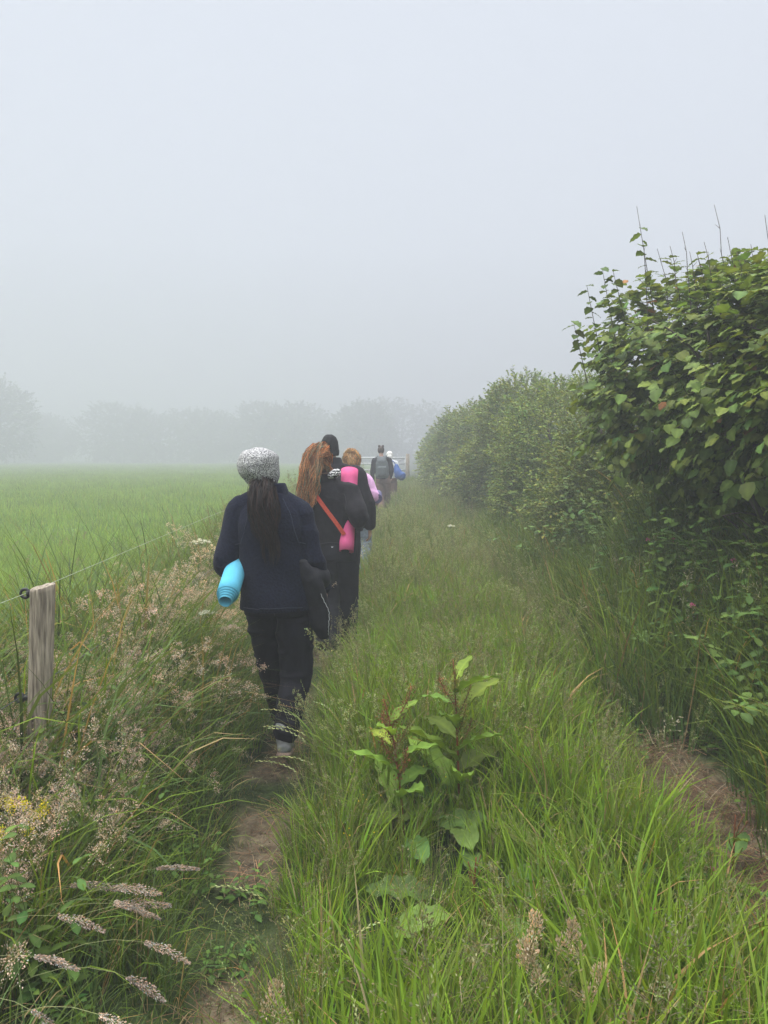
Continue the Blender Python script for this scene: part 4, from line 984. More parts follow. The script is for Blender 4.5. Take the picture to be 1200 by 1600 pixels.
def hand(w, d, palmn, side=1, s=1.0, curl=.5):
    """hand pieces from the wrist w along d, palm facing palmn; thumb on the side"""
    w = np.array(w, float); d = nrm(np.array(d, float)); pn = nrm(np.array(palmn, float) - d * (np.array(palmn, float) @ d)); x = np.cross(d, pn) * side
    out = [limb([w, w + d * .05 * s, w + d * .085 * s], [.024 * s, .036 * s, .034 * s], 8, 16, flat=(pn, .5))]
    for i, (o_, L) in enumerate([(.030, .072), (.010, .082), (-.010, .077), (-.029, .060)]):
        b0 = w + d * .082 * s + x * o_ * s; L *= s; c = curl * (1 + .12 * i)
        p1 = b0 + (d * math.cos(c * .4) + pn * math.sin(c * .4)) * L * .42; p2 = p1 + (d * math.cos(c) + pn * math.sin(c)) * L * .33; p3 = p2 + (d * math.cos(c * 1.6) + pn * math.sin(c * 1.6)) * L * .25
        out.append(limb([b0 - d * .015, b0, p1, p2, p3], [.0095 * s, .0095 * s, .009 * s, .0085 * s, .0075 * s], 12, 10))
    b0 = w + d * .028 * s + x * .028 * s; p1 = b0 + (d * .6 + x * .6 + pn * .35) * .034 * s; p2 = p1 + (d * .85 + x * .15 + pn * .45) * .028 * s
    out.append(limb([w + d * .015, b0, p1, p2], [.012 * s, .012 * s, .0105 * s, .009 * s], 10, 10))
    return out

def head(c, tilt=0.0, turn=0.0, s=1.0):
    """head pieces, looking along +y from centre c"""
    c = np.array(c, float); P = [ball(c + [0, -.005, .015], (.074 * s, .095 * s, .095 * s)), ball(c + [0, .035, -.055 * s], (.054 * s, .058 * s, .062 * s)),
         limb([c + [0, .092, .01], c + [0, .108, -.018]], [.010, .015], 6, 10), limb([c + [-.022, .088, -.055], c + [.022, .088, -.055]], [.010, .010], 6, 10),
         limb([c + [-.04, .078, .028], c + [.04, .078, .028]], [.014, .014], 6, 10), ball(c + [0, .078, -.10], (.022, .018, .018))]
    for sg in (-1, 1): P.append(limb([c + [sg * .074, 0, .02], c + [sg * .079, -.006, -.005], c + [sg * .072, 0, -.03]], [.012, .014, .008], 8, 10, flat=((1, 0, 0), .5)))
    out = []
    Rz = np.array(Matrix.Rotation(turn, 3, 'Z') @ Matrix.Rotation(tilt, 3, 'Y'))
    for V, F, F3 in P: out.append(((V - c) @ Rz.T + c, F, F3))
    return out

def body(parent, J, voxel=.006, legs=True):
    """one continuous figure from joints"""
    c = lambda a, b_, t: np.array(J[a]) * (1 - t) + np.array(J[b_]) * t
    n, p = np.array(J['neck']), np.array(J['pelvis'])
    T = [(p[2] - .08, p[0], p[1], .10, .08), (p[2], p[0], p[1], .150, .105), (p[2] + .15, *(c('pelvis', 'neck', .28)[:2]), .125, .09), (p[2] + .32, *(c('pelvis', 'neck', .65)[:2]), .145, .10), (n[2] - .09, n[0], n[1] - .0, .13, .09), (n[2] - .03, n[0], n[1], .07, .065), (n[2] + .0, n[0], n[1], .05, .05)]
    P = [stack(T), limb([n - [0, 0, .03], (n + np.array(J['head'])) / 2 - [0, .01, .02], np.array(J['head']) - [0, .0, .03]], [.055, .05, .052], 8)]
    P += head(J['head'], J.get('tilt', 0), J.get('turn', 0))
    for s_ in 'LR':
        P.append(limb([c('sh' + s_, 'neck', .35) - [0, 0, .06], J['sh' + s_], J['el' + s_], J['wr' + s_]], [.05, .052, .042, .040, .026], 22))
        P += hand(J['wr' + s_], J.get('hd' + s_, np.array(J['wr' + s_]) - np.array(J['el' + s_])), J.get('pn' + s_, (0, 1, 0)), -1 if s_ == 'L' else 1)
        P.append(limb([c('hip' + s_, 'pelvis', .3), J['hip' + s_], J['kn' + s_], J['an' + s_]], [.075, .082, .062, .052, .046, .036], 24))
        a, t_ = np.array(J['an' + s_]), np.array(J['toe' + s_])
        P.append(limb([a + [0, 0, -.02], (a * .5 + t_ * .5), t_], [.036, .036, .026], 10))
    return fuse('body', P, voxel, M_skin, parent, 3)

def folds(amp, f=(9, 9, 16), seed=0, ridg=1.0):
    f = np.array(f, float)
    def g(P):
        q = P + .05 * np.stack([vnoise(P, 5, seed + 1), vnoise(P, 5, seed + 2), vnoise(P, 5, seed + 3)], -1)
        n = vnoise(q * f, 1.0, seed); return amp * ((1 - np.abs(n) * 2) * ridg + vnoise(q * f, .45, seed + 5)) * .6
    return g

def seam(ob, pts_, rad, mat, name='seam', closed=False, sub=40):
    from mathutils.bvhtree import BVHTree
    me = ob.data; T = BVHTree.FromPolygons([v.co[:] for v in me.vertices], [p.vertices[:] for p in me.polygons])
    C = spl(pts_, sub); Q = []
    for c in C:
        l, n_, _, _ = T.find_nearest(Vector(c)); Q.append(np.array(l) + np.array(n_) * rad * .2)
    m = MB(); add_tube(m, np.array(Q), rad, 6, (.3, .3, .3)); return m.build(name, mat, ob)
def shoe(parent, a, toe, mat, sole=None, w=.042, name='boot'):
    a, toe = np.array(a, float), np.array(toe, float); d = toe - a; d[2] = 0; d = nrm(d)
    hl = a + np.array([0, 0, -.055]) - d * .045
    P = [limb([a + [0, 0, .06], a, hl + d * .03 + [0, 0, .01]], [.050, .048, .040], 8), limb([hl, (hl + toe) / 2 + [0, 0, .005], toe - d * .02], [w * .9, w, w * .82], 10, flat=((0, 0, 1), .8))]
    o = fuse(name, P, .006, mat, parent, 4, folds(.002, seed=3))
    if sole:
        Q = [limb([hl - d * .012 + [0, 0, -.028], (hl + toe) / 2 + [0, 0, -.026], toe + [0, 0, -.020]], [w * 1.0, w * 1.02, w * .85], 12, flat=((0, 0, 1), .38))]
        fuse('sole', Q, .006, sole, o, 2)
    return o

def trousers(parent, J, mat, hip=.18, dep=.125, rad=(.095, .10, .085, .075, .065, .062), seed=1, amp=.006, waist=.0, name='trousers', zoff=0.):
    p = np.array(J['pelvis']); P = [stack([(p[2] + .12, p[0], p[1], hip * .86, dep * .86), (p[2] + .03, p[0], p[1], hip, dep * .98), (p[2] - .06, p[0], p[1] - .01, hip * 1.0, dep * 1.04), (p[2] - .12, p[0], p[1] - .01, hip * .95, dep * .95)])]
    for s_ in 'LR':
        h, k_, a = [np.array(J[x + s_]) for x in ('hip', 'kn', 'an')]
        P.append(limb([h + [0, 0, .02], h * .5 + k_ * .5, k_, k_ * .5 + a * .5, a + [0, 0, zoff]], rad, 26, 24))
    return fuse(name, P, .0065, mat, parent, 5, folds(amp, (8, 8, 20), seed))

def yoke(J, r=.07, dz=.045):
    a, b_, n = np.array(J['shL'], float), np.array(J['shR'], float), np.array(J['neck'], float) - [0, 0, dz]
    return limb([a, a * .5 + n * .5 + [0, 0, .008], n, b_ * .5 + n * .5 + [0, 0, .008], b_], [r * .9, r, r, r, r * .9], 24, 20)
def sleeve(J, s_, rad, cut=.0, lift=.0):
    sh, el, wr, n = [np.array(J[x], float) for x in ('sh' + s_, 'el' + s_, 'wr' + s_, 'neck')]
    return limb([sh * .55 + n * .45 - [0, 0, .05 - lift], sh, sh * .5 + el * .5, el, el * (.5) + wr * .5, wr * (1 - cut) + el * cut], rad, 30, 24)

def hairlock(parent, guides, rad, n, wdt, col, seed=0, name='hair', wave=.012, amt=.25, k=18, mat=None):
    """strands that follow guide curves; rad = spread at the joints"""
    r = np.random.default_rng(seed); mb = MB(); t = np.linspace(0, 1, k)
    for gi, G_ in enumerate(guides):
        C = spl(G_, k); rr = np.interp(t, np.linspace(0, 1, len(rad[gi])), rad[gi]); nn_ = n[gi]
        off = r.normal(0, .5, (nn_, 3)); off /= np.maximum(1, np.linalg.norm(off, axis=1, keepdims=True)); L = r.uniform(.72, 1.0, nn_)
        ph = r.uniform(0, 6.28, (nn_, 3)); fr = r.uniform(1.5, 3.2, nn_)
        x = t[None] * L[:, None] * (k - 1); i = np.minimum(x.astype(int), k - 2); f = (x - i)[..., None]
        P = C[i] * (1 - f) + C[i + 1] * f; R_ = np.interp(x / (k - 1), t, rr)
        P = P + off[:, None] * R_[..., None] + wave * np.sin(6.28 * fr[:, None, None] * t[None, :, None] + ph[:, None]) * (t[None, :, None] ** .6)
        Wd = wdt * (1 - .75 * t ** 3)[None] * r.uniform(.6, 1.3, nn_)[:, None]
        S = nrm(np.cross(np.gradient(P, axis=1), np.array([0, 1.0, 0]) + r.normal(0, .3, (nn_, 1, 3))))
        ribbons(mb, P, Wd, S, colvar(col, nn_, amt, r))
    return mb.build(name, mat or M_hair, parent)

def lockset(main, k, spread, wav, seed):
    r = np.random.default_rng(seed); M = spl(main, 12); t = np.linspace(0, 1, 12)[:, None]; out = []
    for i in range(k):
        o = r.normal(0, 1, 3) * np.array([1, .35, .4]); o /= max(1, np.linalg.norm(o)); sp_ = np.interp(t[:, 0], np.linspace(0, 1, len(spread)), spread)[:, None]
        ph = r.uniform(0, 6.28, 3); G_ = M + o * sp_ + wav * np.sin(6.28 * r.uniform(1.3, 2.2) * t + ph) * np.array([1, .4, .5]) * t ** .7
        G_ = G_[: r.integers(9, 13)]; out.append(G_)
    return out
def roll(name, c0, c1, r0, turns, mat, label, thick=.006, tele=0.0, r_in=.012, flare=1.0, group=None, seed=0):
    """a rolled mat: spiral sheet extruded along the axis c0->c1; tele pushes the inner turns out at c0"""
    c0, c1 = np.array(c0, float), np.array(c1, float); ax = nrm(c1 - c0); L = np.linalg.norm(c1 - c0)
    u = nrm(np.cross(ax, [0.3, 0, 1.0] if abs(ax[2]) < .9 else [0, 1.0, 0])); v = np.cross(ax, u); n = int(turns * 40); th = np.linspace(0, turns * 2 * np.pi, n) + seed
    rr = np.linspace(r_in, r0, n); m = MB(); K = 10; zz = np.linspace(0, 1, K)
    fl = 1 + (flare - 1) * zz
    rings = []
    for dr in (0, thick):
        pts_ = c0 + ax * (zz[:, None, None] * L) + ((rr + dr)[None, :, None] * fl[:, None, None]) * (u * np.cos(th)[:, None] + v * np.sin(th)[:, None])[None]
        tl = tele * (1 - (rr - r_in) / (r0 - r_in))
        pts_ = pts_ - ax * tl[None, :, None] * (1 - zz[:, None, None])
        rings.append(pts_)
    A, B = rings; i = np.arange(K - 1)[:, None] * n; j = np.arange(n - 1)[None]; F = np.stack([i + j, i + j + 1, i + n + j + 1, i + n + j], -1).reshape(-1, 4)
    tot = K * n; V = np.concatenate([A.reshape(-1, 3), B.reshape(-1, 3)]); Fs = [F[:, ::-1], F + tot]
    j = np.arange(n - 1)
    for row, fp in ((0, 1), (K - 1, -1)):
        q = np.stack([row * n + j, row * n + j + 1, tot + row * n + j + 1, tot + row * n + j], -1); Fs.append(q[:, ::fp])
    i1 = np.arange(K - 1)
    for cc, fp in ((0, 1), (n - 1, -1)):
        q = np.stack([i1 * n + cc, tot + i1 * n + cc, tot + (i1 + 1) * n + cc, (i1 + 1) * n + cc], -1); Fs.append(q[:, ::fp])
    m.add(V, np.concatenate(Fs), (.5, .5, .5)); o = m.build(name, mat); tag(o, label, 'mat', group)
    return o

# ---- first walker: navy fleece, speckled hat, blue mat
X1, Y1 = -.59, 4.1; Z1 = gz(X1, Y1)
A = empty('person', (X1, Y1, 0.0)); tag(A, 'nearest walker in navy fleece, black trousers, speckled grey wool hat and long dark ponytail', 'person')
J = dict(pelvis=(.015, 0, .90), neck=(-.005, .0, 1.42), head=(-.055, .03, 1.53), shL=(-.175, 0, 1.335), elL=(-.245, -.05, 1.05), wrL=(-.19, .19, .98), shR=(.135, 0, 1.335), elR=(.215, -.03, 1.08), wrR=(.262, .06, .90),
         hdR=(.05, .3, -.8), pnR=(-1, 0, 0), hdL=(.3, 1, 0), pnL=(0, 0, -1), hipL=(-.065, .02, .84), hipR=(.105, 0, .84), knL=(-.035, .17, .46), knR=(.115, .02, .45), anL=(.00, .32, .11), anR=(.068, -.13, .155), toeL=(-.005, .50, .05), toeR=(.06, .035, .045))
body(A, J)
trs = trousers(A, J, M_blacktrouser, .178, .13, (.088, .098, .088, .076, .068, .064), seed=4, amp=.012)
jk = [stack([(.805, .008, -.005, .188, .145), (.85, .008, -.005, .190, .150), (.98, .003, 0, .178, .140), (1.12, -.002, 0, .178, .135), (1.25, -.008, 0, .182, .135), (1.33, -.01, 0, .165, .12), (1.38, -.008, 0, .125, .10), (1.42, -.002, 0, .085, .085)]),
      yoke(J), sleeve(J, 'L', [.062, .068, .066, .062, .056, .052, .046], .12), sleeve(J, 'R', [.058, .064, .060, .056, .052, .047, .040], .05)]
jo = fuse('fleece_jacket', jk, .0065, M_navyfleece, A, 5, folds(.016, (5, 5, 8), 12))
M_stitch = solid_mat('navy_stitching', (.02, .024, .042), (.03, .035, .055), 60, .9)
M_bstitch = solid_mat('dark_stitching', (.016, .016, .020), (.024, .024, .028), 60, .8)
for sg in (-1, 1):
    seam(jo, [(sg * .085, -.11, 1.415), (sg * .125, -.14, 1.33), (sg * .145, -.15, 1.24), (sg * .175, -.12, 1.16)], .0022, M_stitch)
    seam(trs, [(sg * .035 + .02, -.2, .83), (sg * .075 + .02, -.2, .82), (sg * .12 + .02, -.2, .80)], .0018, M_bstitch)
seam(jo, [(-.17, -.12, .825), (-.10, -.2, .825), (0, -.2, .825), (.10, -.2, .825), (.18, -.12, .825)], .0022, M_stitch)
seam(trs, [(.02, -.2, .88), (.02, -.2, .82), (.025, -.2, .76)], .0016, M_bstitch)
cl = fuse('collar', [stack([(1.385, -.002, 0, .098, .092), (1.43, -.006, 0, .092, .088), (1.475, -.014, .0, .082, .082)])], .006, M_navyfleece, jo, 3, folds(.004, (10, 10, 24), 15))
hat = fuse('wool_hat', [stack([(1.482, -.058, .01, .078, .092), (1.492, -.062, .01, .092, .104), (1.525, -.070, .005, .108, .116), (1.575, -.072, -.005, .112, .120), (1.615, -.068, -.005, .100, .110), (1.642, -.064, 0, .078, .088), (1.660, -.060, 0, .045, .05)], 48, 2.1)], .006, M_hat, A, 4, folds(.012, (9, 9, 12), 22))
fuse('hat_band', [stack([(1.474, -.057, .01, .080, .093), (1.484, -.059, .01, .087, .099), (1.497, -.062, .01, .087, .100), (1.505, -.064, .01, .082, .095)], 48, 2.1)], .005, M_hat, hat, 2, folds(.002, (30, 30, 5), 3))
PT = lockset([(-.05, -.05, 1.50), (-.035, -.105, 1.46), (-.03, -.150, 1.38), (-.015, -.165, 1.28), (.005, -.167, 1.18), (.018, -.167, 1.06)], 32, [.036, .046, .060, .056, .040, .012], .020, 5)
hairlock(A, PT + [[(-.07, -.02, 1.51), (-.05, -.08, 1.46), (-.03, -.10, 1.42)], [(-.02, -.02, 1.51), (-.01, -.08, 1.46), (-.01, -.11, 1.40)]],
         [[.018, .020, .018, .014, .006]] * 32 + [[.05, .05, .03], [.05, .05, .03]], [42] * 32 + [120, 120], .0016, (.018, .011, .009), 5, 'ponytail', .006, .5)
fuse('ponytail_core', [limb([(-.05, -.04, 1.50), (-.035, -.098, 1.45), (-.03, -.137, 1.38), (-.015, -.152, 1.28), (.003, -.152, 1.19)], [.04, .042, .05, .045, .02], 16, 16, flat=((0, 1, 0), .55))], .008, solid_mat('dark_hair', (.012, .008, .007), (.022, .014, .011), 60, .5, stretch=(1, 1, .1)), A, 3)
shoe(A, J['anL'], J['toeL'], M_boot, M_sole); shoe(A, J['anR'], J['toeR'], M_boot, M_sole)
roll('yoga_mat', (X1 - .200, Y1 - .235, .925), (X1 - .175, Y1 + .20, 1.19), .054, 5, M_blueMat, 'rolled pale blue foam mat held under the left arm of the nearest walker', tele=.065, r_in=.027, thick=.0034, seed=.6)
# jacket hung over her right forearm
def drape(P):
    return .012 * vnoise(P * np.array([14, 14, 2.0]), 1, 44) + .005 * vnoise(P, 22, 45)
sp = empty('spare_jacket', (X1, Y1, 0)); tag(sp, 'black shell jacket hanging over the right forearm of the nearest walker', 'jacket')
fuse('cloth', [stack([(1.075, .165, -.09, .016, .012), (1.03, .180, -.09, .032, .018), (.97, .205, -.07, .046, .028), (.88, .225, -.04, .058, .038), (.78, .240, -.02, .060, .038), (.71, .247, -.01, .054, .035), (.655, .262, 0, .034, .028), (.635, .268, 0, .022, .02)], 40, 2.6),
               limb([(.20, -.07, .99), (.235, .02, .97), (.25, .09, .93)], [.05, .062, .05], 12)], .007, M_shell, sp, 4, drape)
m = MB(); P = spl([(.245, -.088, .93), (.275, -.082, .86), (.300, -.075, .80), (.298, -.07, .72), (.295, -.05, .67)], 30); add_tube(m, P + np.array([.002, 0, 0]) * np.sin(np.arange(30) * 2.2)[:, None], .0014, 6, (.5, .5, .5)); m.build('zip', M_galv, sp)

# ---- second walker: auburn hair, black jacket, pink mat
X2, Y2 = -.417, 6.3; Z2 = gz(X2, Y2)
B = empty('person', (X2, Y2, Z2)); tag(B, 'walker with long auburn ponytail, black jacket and red shoulder strap, second in the line', 'person', None)
J = dict(pelvis=(.02, 0, .92), neck=(-.06, .0, 1.44), head=(-.10, .04, 1.575), tilt=-.12, shL=(-.20, 0, 1.34), elL=(-.27, -.03, 1.08), wrL=(-.23, .14, .92), shR=(.13, -.03, 1.36), elR=(.215, -.15, 1.17), wrR=(.17, .12, 1.07), hdR=(-1, .4, 0), pnR=(0, -.4, -1),
         hipL=(-.06, .0, .86), hipR=(.10, 0, .86), knL=(-.05, .02, .47), knR=(.10, .12, .48), anL=(-.03, -.2, .14), anR=(.09, .24, .10), toeL=(-.03, -.05, .045), toeR=(.09, .42, .04))
body(B, J)
trousers(B, J, M_blacktrouser, .18, .13, (.10, .11, .105, .10, .10, .10), seed=8, amp=.007)
jo = fuse('cropped_jacket', [stack([(.915, .015, 0, .175, .135), (1.0, .01, 0, .180, .14), (1.15, -.01, 0, .178, .14), (1.28, -.025, 0, .178, .135), (1.37, -.04, 0, .15, .115), (1.42, -.055, 0, .11, .09), (1.455, -.06, 0, .075, .075)]),
      yoke(J), sleeve(J, 'L', [.065, .072, .07, .066, .058, .052, .045], .1), sleeve(J, 'R', [.065, .080, .083, .083, .076, .066, .05], .1)], .007, M_blackjacket, B, 6, folds(.013, (6, 6, 9), 31))
seam(jo, [(-.14, -.1, .94), (-.06, -.2, .94), (.04, -.2, .94), (.14, -.15, .94)], .003, M_bstitch)
for sg in (-1, 1): seam(jo, [(sg * .07 - .05, -.1, 1.42), (sg * .12 - .03, -.15, 1.33), (sg * .155 - .02, -.15, 1.22)], .0025, M_bstitch)
fuse('collar', [stack([(1.42, -.055, 0, .095, .085), (1.46, -.058, 0, .085, .08), (1.50, -.06, .005, .076, .076)])], .007, M_blackjacket, jo, 3)
fuse('shirt_hem', [stack([(.865, .015, 0, .170, .130), (.925, .015, 0, .172, .132)])], .007, M_white, B, 2)
fuse('zebra_scarf', [limb([(-.02, -.075, 1.48), (.01, -.05, 1.50), (.03, .0, 1.51), (.0, .05, 1.50)], [.022, .034, .034, .022], 14)], .006, M_zebra, B, 3, folds(.005, (16, 16, 16), 9))
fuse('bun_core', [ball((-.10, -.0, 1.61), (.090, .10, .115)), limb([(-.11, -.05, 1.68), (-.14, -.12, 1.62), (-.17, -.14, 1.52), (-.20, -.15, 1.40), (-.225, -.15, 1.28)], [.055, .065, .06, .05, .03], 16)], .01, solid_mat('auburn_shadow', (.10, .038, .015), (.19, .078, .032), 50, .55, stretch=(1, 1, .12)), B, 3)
AU = lockset([(-.07, .02, 1.69), (-.10, -.08, 1.72), (-.145, -.14, 1.64), (-.165, -.165, 1.52), (-.20, -.17, 1.38), (-.235, -.16, 1.24), (-.235, -.15, 1.06)], 38, [.03, .048, .054, .050, .054, .048, .018], .032, 15)
AV = lockset([(-.12, -.14, 1.62), (-.14, -.17, 1.50), (-.155, -.17, 1.40), (-.18, -.165, 1.30), (-.20, -.16, 1.20)], 7, [.03, .04, .045, .04, .02], .018, 16)
hairlock(B, AU + AV + [[(-.03, .02, 1.60), (-.04, -.08, 1.66), (-.10, -.13, 1.66), (-.13, -.14, 1.60)], [(-.02, .03, 1.52), (-.04, -.08, 1.56), (-.09, -.12, 1.63)], [(-.17, .03, 1.55), (-.16, -.06, 1.63), (-.12, -.12, 1.68)]],
         [[.018, .022, .022, .020, .008]] * 45 + [[.03, .04, .05, .04], [.03, .03, .03], [.03, .04, .03]], [40] * 45 + [160, 120, 120], .0017, (.32, .165, .08), 15, 'auburn_hair', .009, .7)
m = MB(); P = spl([(-.185, -.02, 1.405), (-.145, -.13, 1.36), (-.05, -.160, 1.23), (.04, -.163, 1.11), (.10, -.158, 1.02)], 24); S = nrm(np.cross(np.gradient(P, axis=0), [0, 1, 0.0]))
ribbons(m, np.stack([P, P - [0, .004, 0]]), np.full((2, 24), .016), np.stack([S, S]), np.full((2, 3), .5)); 
so = m.build('shoulder_strap', M_red, B)
shoe(B, J['anL'], J['toeL'], M_grayshoe, M_sole, name='shoe'); shoe(B, J['anR'], J['toeR'], M_grayshoe, M_sole, name='shoe')
roll('yoga_mat', (X2 + .115, Y2 - .15, Z2 + .885), (X2 + .13, Y2 + .14, Z2 + 1.53), .056, 2.6, M_pinkMat, 'rolled bright pink foam mat tucked upright under the right arm of the auburn haired walker', r_in=.040, thick=.006, flare=1.22, seed=2.0)

# ---- third walker: tall man with black beanie
X3, Y3 = -.452, 7.7; Z3 = gz(X3, Y3)
Cp = empty('person', (X3, Y3, Z3)); tag(Cp, 'tall walker in black knitted beanie and dark jacket, third in the line', 'person')
J = dict(pelvis=(.04, 0, .97), neck=(-.055, .0, 1.56), head=(-.085, .03, 1.70), shL=(-.20, 0, 1.46), elL=(-.28, -.02, 1.18), wrL=(-.27, .1, .95), shR=(.175, .0, 1.46), elR=(.285, -.04, 1.17), wrR=(.31, .04, .93), hdR=(0, .15, -1), pnR=(-1, .2, 0),
         hipL=(-.06, .0, .91), hipR=(.12, 0, .91), knL=(-.05, .15, .50), knR=(.12, .0, .50), anL=(-.03, .28, .10), anR=(.10, -.2, .14), toeL=(-.03, .46, .04), toeR=(.10, -.04, .045))
body(Cp, J)
trousers(Cp, J, M_blacktrouser, .175, .13, (.095, .10, .088, .08, .075, .07), seed=18)
jo = fuse('jacket', [stack([(.90, .04, 0, .205, .15), (1.0, .03, 0, .21, .155), (1.2, .01, 0, .205, .15), (1.36, -.005, 0, .205, .145), (1.47, -.02, 0, .175, .12), (1.53, -.035, 0, .12, .10), (1.58, -.05, 0, .085, .085)]),
      yoke(J), sleeve(J, 'L', [.07, .085, .083, .078, .07, .065, .055], .03), sleeve(J, 'R', [.07, .088, .088, .085, .078, .070, .055], .03)], .0075, M_manjacket, Cp, 6, folds(.008, (6, 6, 9), 51))
seam(jo, [(-.19, -.12, 1.42), (-.08, -.2, 1.40), (.06, -.2, 1.40), (.19, -.12, 1.42)], .003, M_bstitch)
fuse('collar', [stack([(1.54, -.045, 0, .098, .09), (1.60, -.052, .0, .086, .082), (1.63, -.056, .0, .078, .078)])], .007, M_manjacket, jo, 3)
be = fuse('beanie', [stack([(1.655, -.082, .02, .080, .098), (1.69, -.085, .018, .088, .107), (1.74, -.087, .015, .090, .108), (1.79, -.087, .01, .083, .100), (1.83, -.088, .005, .062, .078), (1.855, -.09, 0, .030, .04)], 40, 2.1)], .007, M_knit, Cp, 3, folds(.003, seed=7))
fuse('cuff', [stack([(1.645, -.082, .02, .084, .102), (1.675, -.083, .02, .092, .110), (1.705, -.085, .018, .094, .112)], 40, 2.1)], .006, M_knit, be, 2)
shoe(Cp, J['anL'], J['toeL'], M_grayshoe, M_sole, name='shoe'); shoe(Cp, J['anR'], J['toeR'], M_grayshoe, M_sole, name='shoe')

# ---- fourth walker: fair bun, pink fleece
X4, Y4 = -.395, 10.4; Z4 = gz(X4, Y4)
D4 = empty('person', (X4, Y4, Z4)); tag(D4, 'walker with fair high bun, pale pink fleece and blue grey jeans, fourth in line', 'person')
J = dict(pelvis=(.03, 0, .91), neck=(-.03, .0, 1.42), head=(-.035, .04, 1.555), shL=(-.185, 0, 1.34), elL=(-.26, -.02, 1.08), wrL=(-.2, .14, .95), shR=(.155, .0, 1.34), elR=(.27, -.03, 1.10), wrR=(.285, .12, 1.01), hdR=(-.3, 1, 0), pnR=(-.3, 0, -1),
         hipL=(-.07, .0, .85), hipR=(.11, 0, .85), knL=(-.05, .12, .47), knR=(.15, .0, .47), anL=(-.02, .25, .10), anR=(.12, -.2, .14), toeL=(-.02, .43, .04), toeR=(.12, -.04, .045))
body(D4, J, .007)
trousers(D4, J, M_denim, .18, .13, (.10, .10, .088, .08, .075, .072), seed=28, amp=.008, name='jeans')
fuse('pink_fleece', [stack([(.88, .03, 0, .185, .14), (1.0, .02, 0, .185, .14), (1.2, 0, 0, .18, .14), (1.30, -.01, 0, .175, .13), (1.37, -.02, 0, .14, .11), (1.42, -.03, 0, .08, .08)]),
      yoke(J), sleeve(J, 'L', [.06, .07, .07, .065, .058, .052, .045], .1), sleeve(J, 'R', [.06, .075, .075, .072, .066, .06, .048], .1)], .008, M_pinktop, D4, 5, folds(.009, (7, 7, 14), 61))
fuse('hood', [stack([(1.39, -.03, -.02, .10, .09), (1.43, -.03, -.02, .088, .08), (1.46, -.03, -.01, .078, .075)])], .008, M_white, D4, 3)
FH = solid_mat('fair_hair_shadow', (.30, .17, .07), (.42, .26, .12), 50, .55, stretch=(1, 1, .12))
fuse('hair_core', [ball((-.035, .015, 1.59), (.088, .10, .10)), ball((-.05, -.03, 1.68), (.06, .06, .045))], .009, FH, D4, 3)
hairlock(D4, [[(-.035, -.06, 1.49), (-.03, -.10, 1.56), (-.04, -.09, 1.64), (-.05, -.04, 1.69)], [(-.12, -.0, 1.55), (-.12, -.05, 1.63), (-.07, -.05, 1.71), (.0, -.04, 1.70)], [(.05, -.0, 1.53), (.05, -.05, 1.62), (.0, -.05, 1.70), (-.06, -.03, 1.72)], [(-.09, -.05, 1.69), (-.05, -.08, 1.72), (-.01, -.05, 1.70), (-.04, .0, 1.70)]],
         [[.05, .06, .05, .03], [.03, .04, .035, .03], [.03, .04, .035, .03], [.03, .04, .035, .03]], [160, 120, 120, 120], .003, (.52, .31, .14), 25, 'fair_hair', .014, .3)
shoe(D4, J['anL'], J['toeL'], M_grayshoe, M_sole, name='shoe'); shoe(D4, J['anR'], J['toeR'], M_grayshoe, M_sole, name='shoe')
roll('yoga_mat', (X4 + .305, Y4 - .07, Z4 + 1.075), (X4 + .30, Y4 + .45, Z4 + 1.11), .062, 6, M_purpleMat, 'rolled dark purple mat held level under the right arm of the walker in pink', r_in=.012, thick=.0068)

# ---- fifth walker: backpack
X5, Y5 = -.045, 19.3; Z5 = gz(X5, Y5)
E5 = empty('person', (X5, Y5, Z5)); tag(E5, 'far walker with grey green backpack, dark jacket, brown trousers and hair in two small buns', 'person')
J = dict(pelvis=(.02, 0, .92), neck=(-.02, .0, 1.45), head=(-.03, .03, 1.585), shL=(-.19, 0, 1.36), elL=(-.245, -.02, 1.08), wrL=(-.235, .05, .84), hdL=(0, .1, -1), pnL=(1, 0, 0), shR=(.17, .0, 1.37), elR=(.235, -.02, 1.10), wrR=(.2, .14, .92),
         hipL=(-.06, .0, .86), hipR=(.11, 0, .86), knL=(-.04, .02, .47), knR=(.12, .13, .48), anL=(-.02, -.2, .14), anR=(.10, .25, .10), toeL=(-.02, -.04, .045), toeR=(.10, .43, .04))
body(E5, J, .008)
trousers(E5, J, M_brownTr, .18, .13, (.10, .11, .10, .09, .088, .085), seed=38)
fuse('dark_jacket', [stack([(.90, .02, 0, .18, .14), (1.1, .0, 0, .18, .14), (1.30, -.01, 0, .18, .13), (1.39, -.02, 0, .14, .11), (1.45, -.02, 0, .08, .08)]),
      yoke(J), sleeve(J, 'L', [.06, .07, .068, .062, .056, .05, .045], .03), sleeve(J, 'R', [.06, .07, .068, .062, .056, .05, .045], .05)], .009, M_blackjacket, E5, 5, folds(.006, seed=71))
BH = solid_mat('brown_hair', (.035, .022, .016), (.06, .04, .028), 50, .6, stretch=(1, 1, .2))
fuse('brown_hair', [ball((-.03, .015, 1.62), (.085, .10, .10)), ball((-.07, -.01, 1.715), (.034, .034, .032)), ball((.015, -.01, 1.715), (.034, .034, .032))], .009, BH, E5, 2, folds(.006, (20, 20, 20), 5))
shoe(E5, J['anL'], J['toeL'], M_grayshoe, M_sole, name='shoe'); shoe(E5, J['anR'], J['toeR'], M_grayshoe, M_sole, name='shoe')
BP = empty('backpack', (X5, Y5, Z5)); tag(BP, 'grey green backpack on the far walker in the dark jacket', 'backpack')
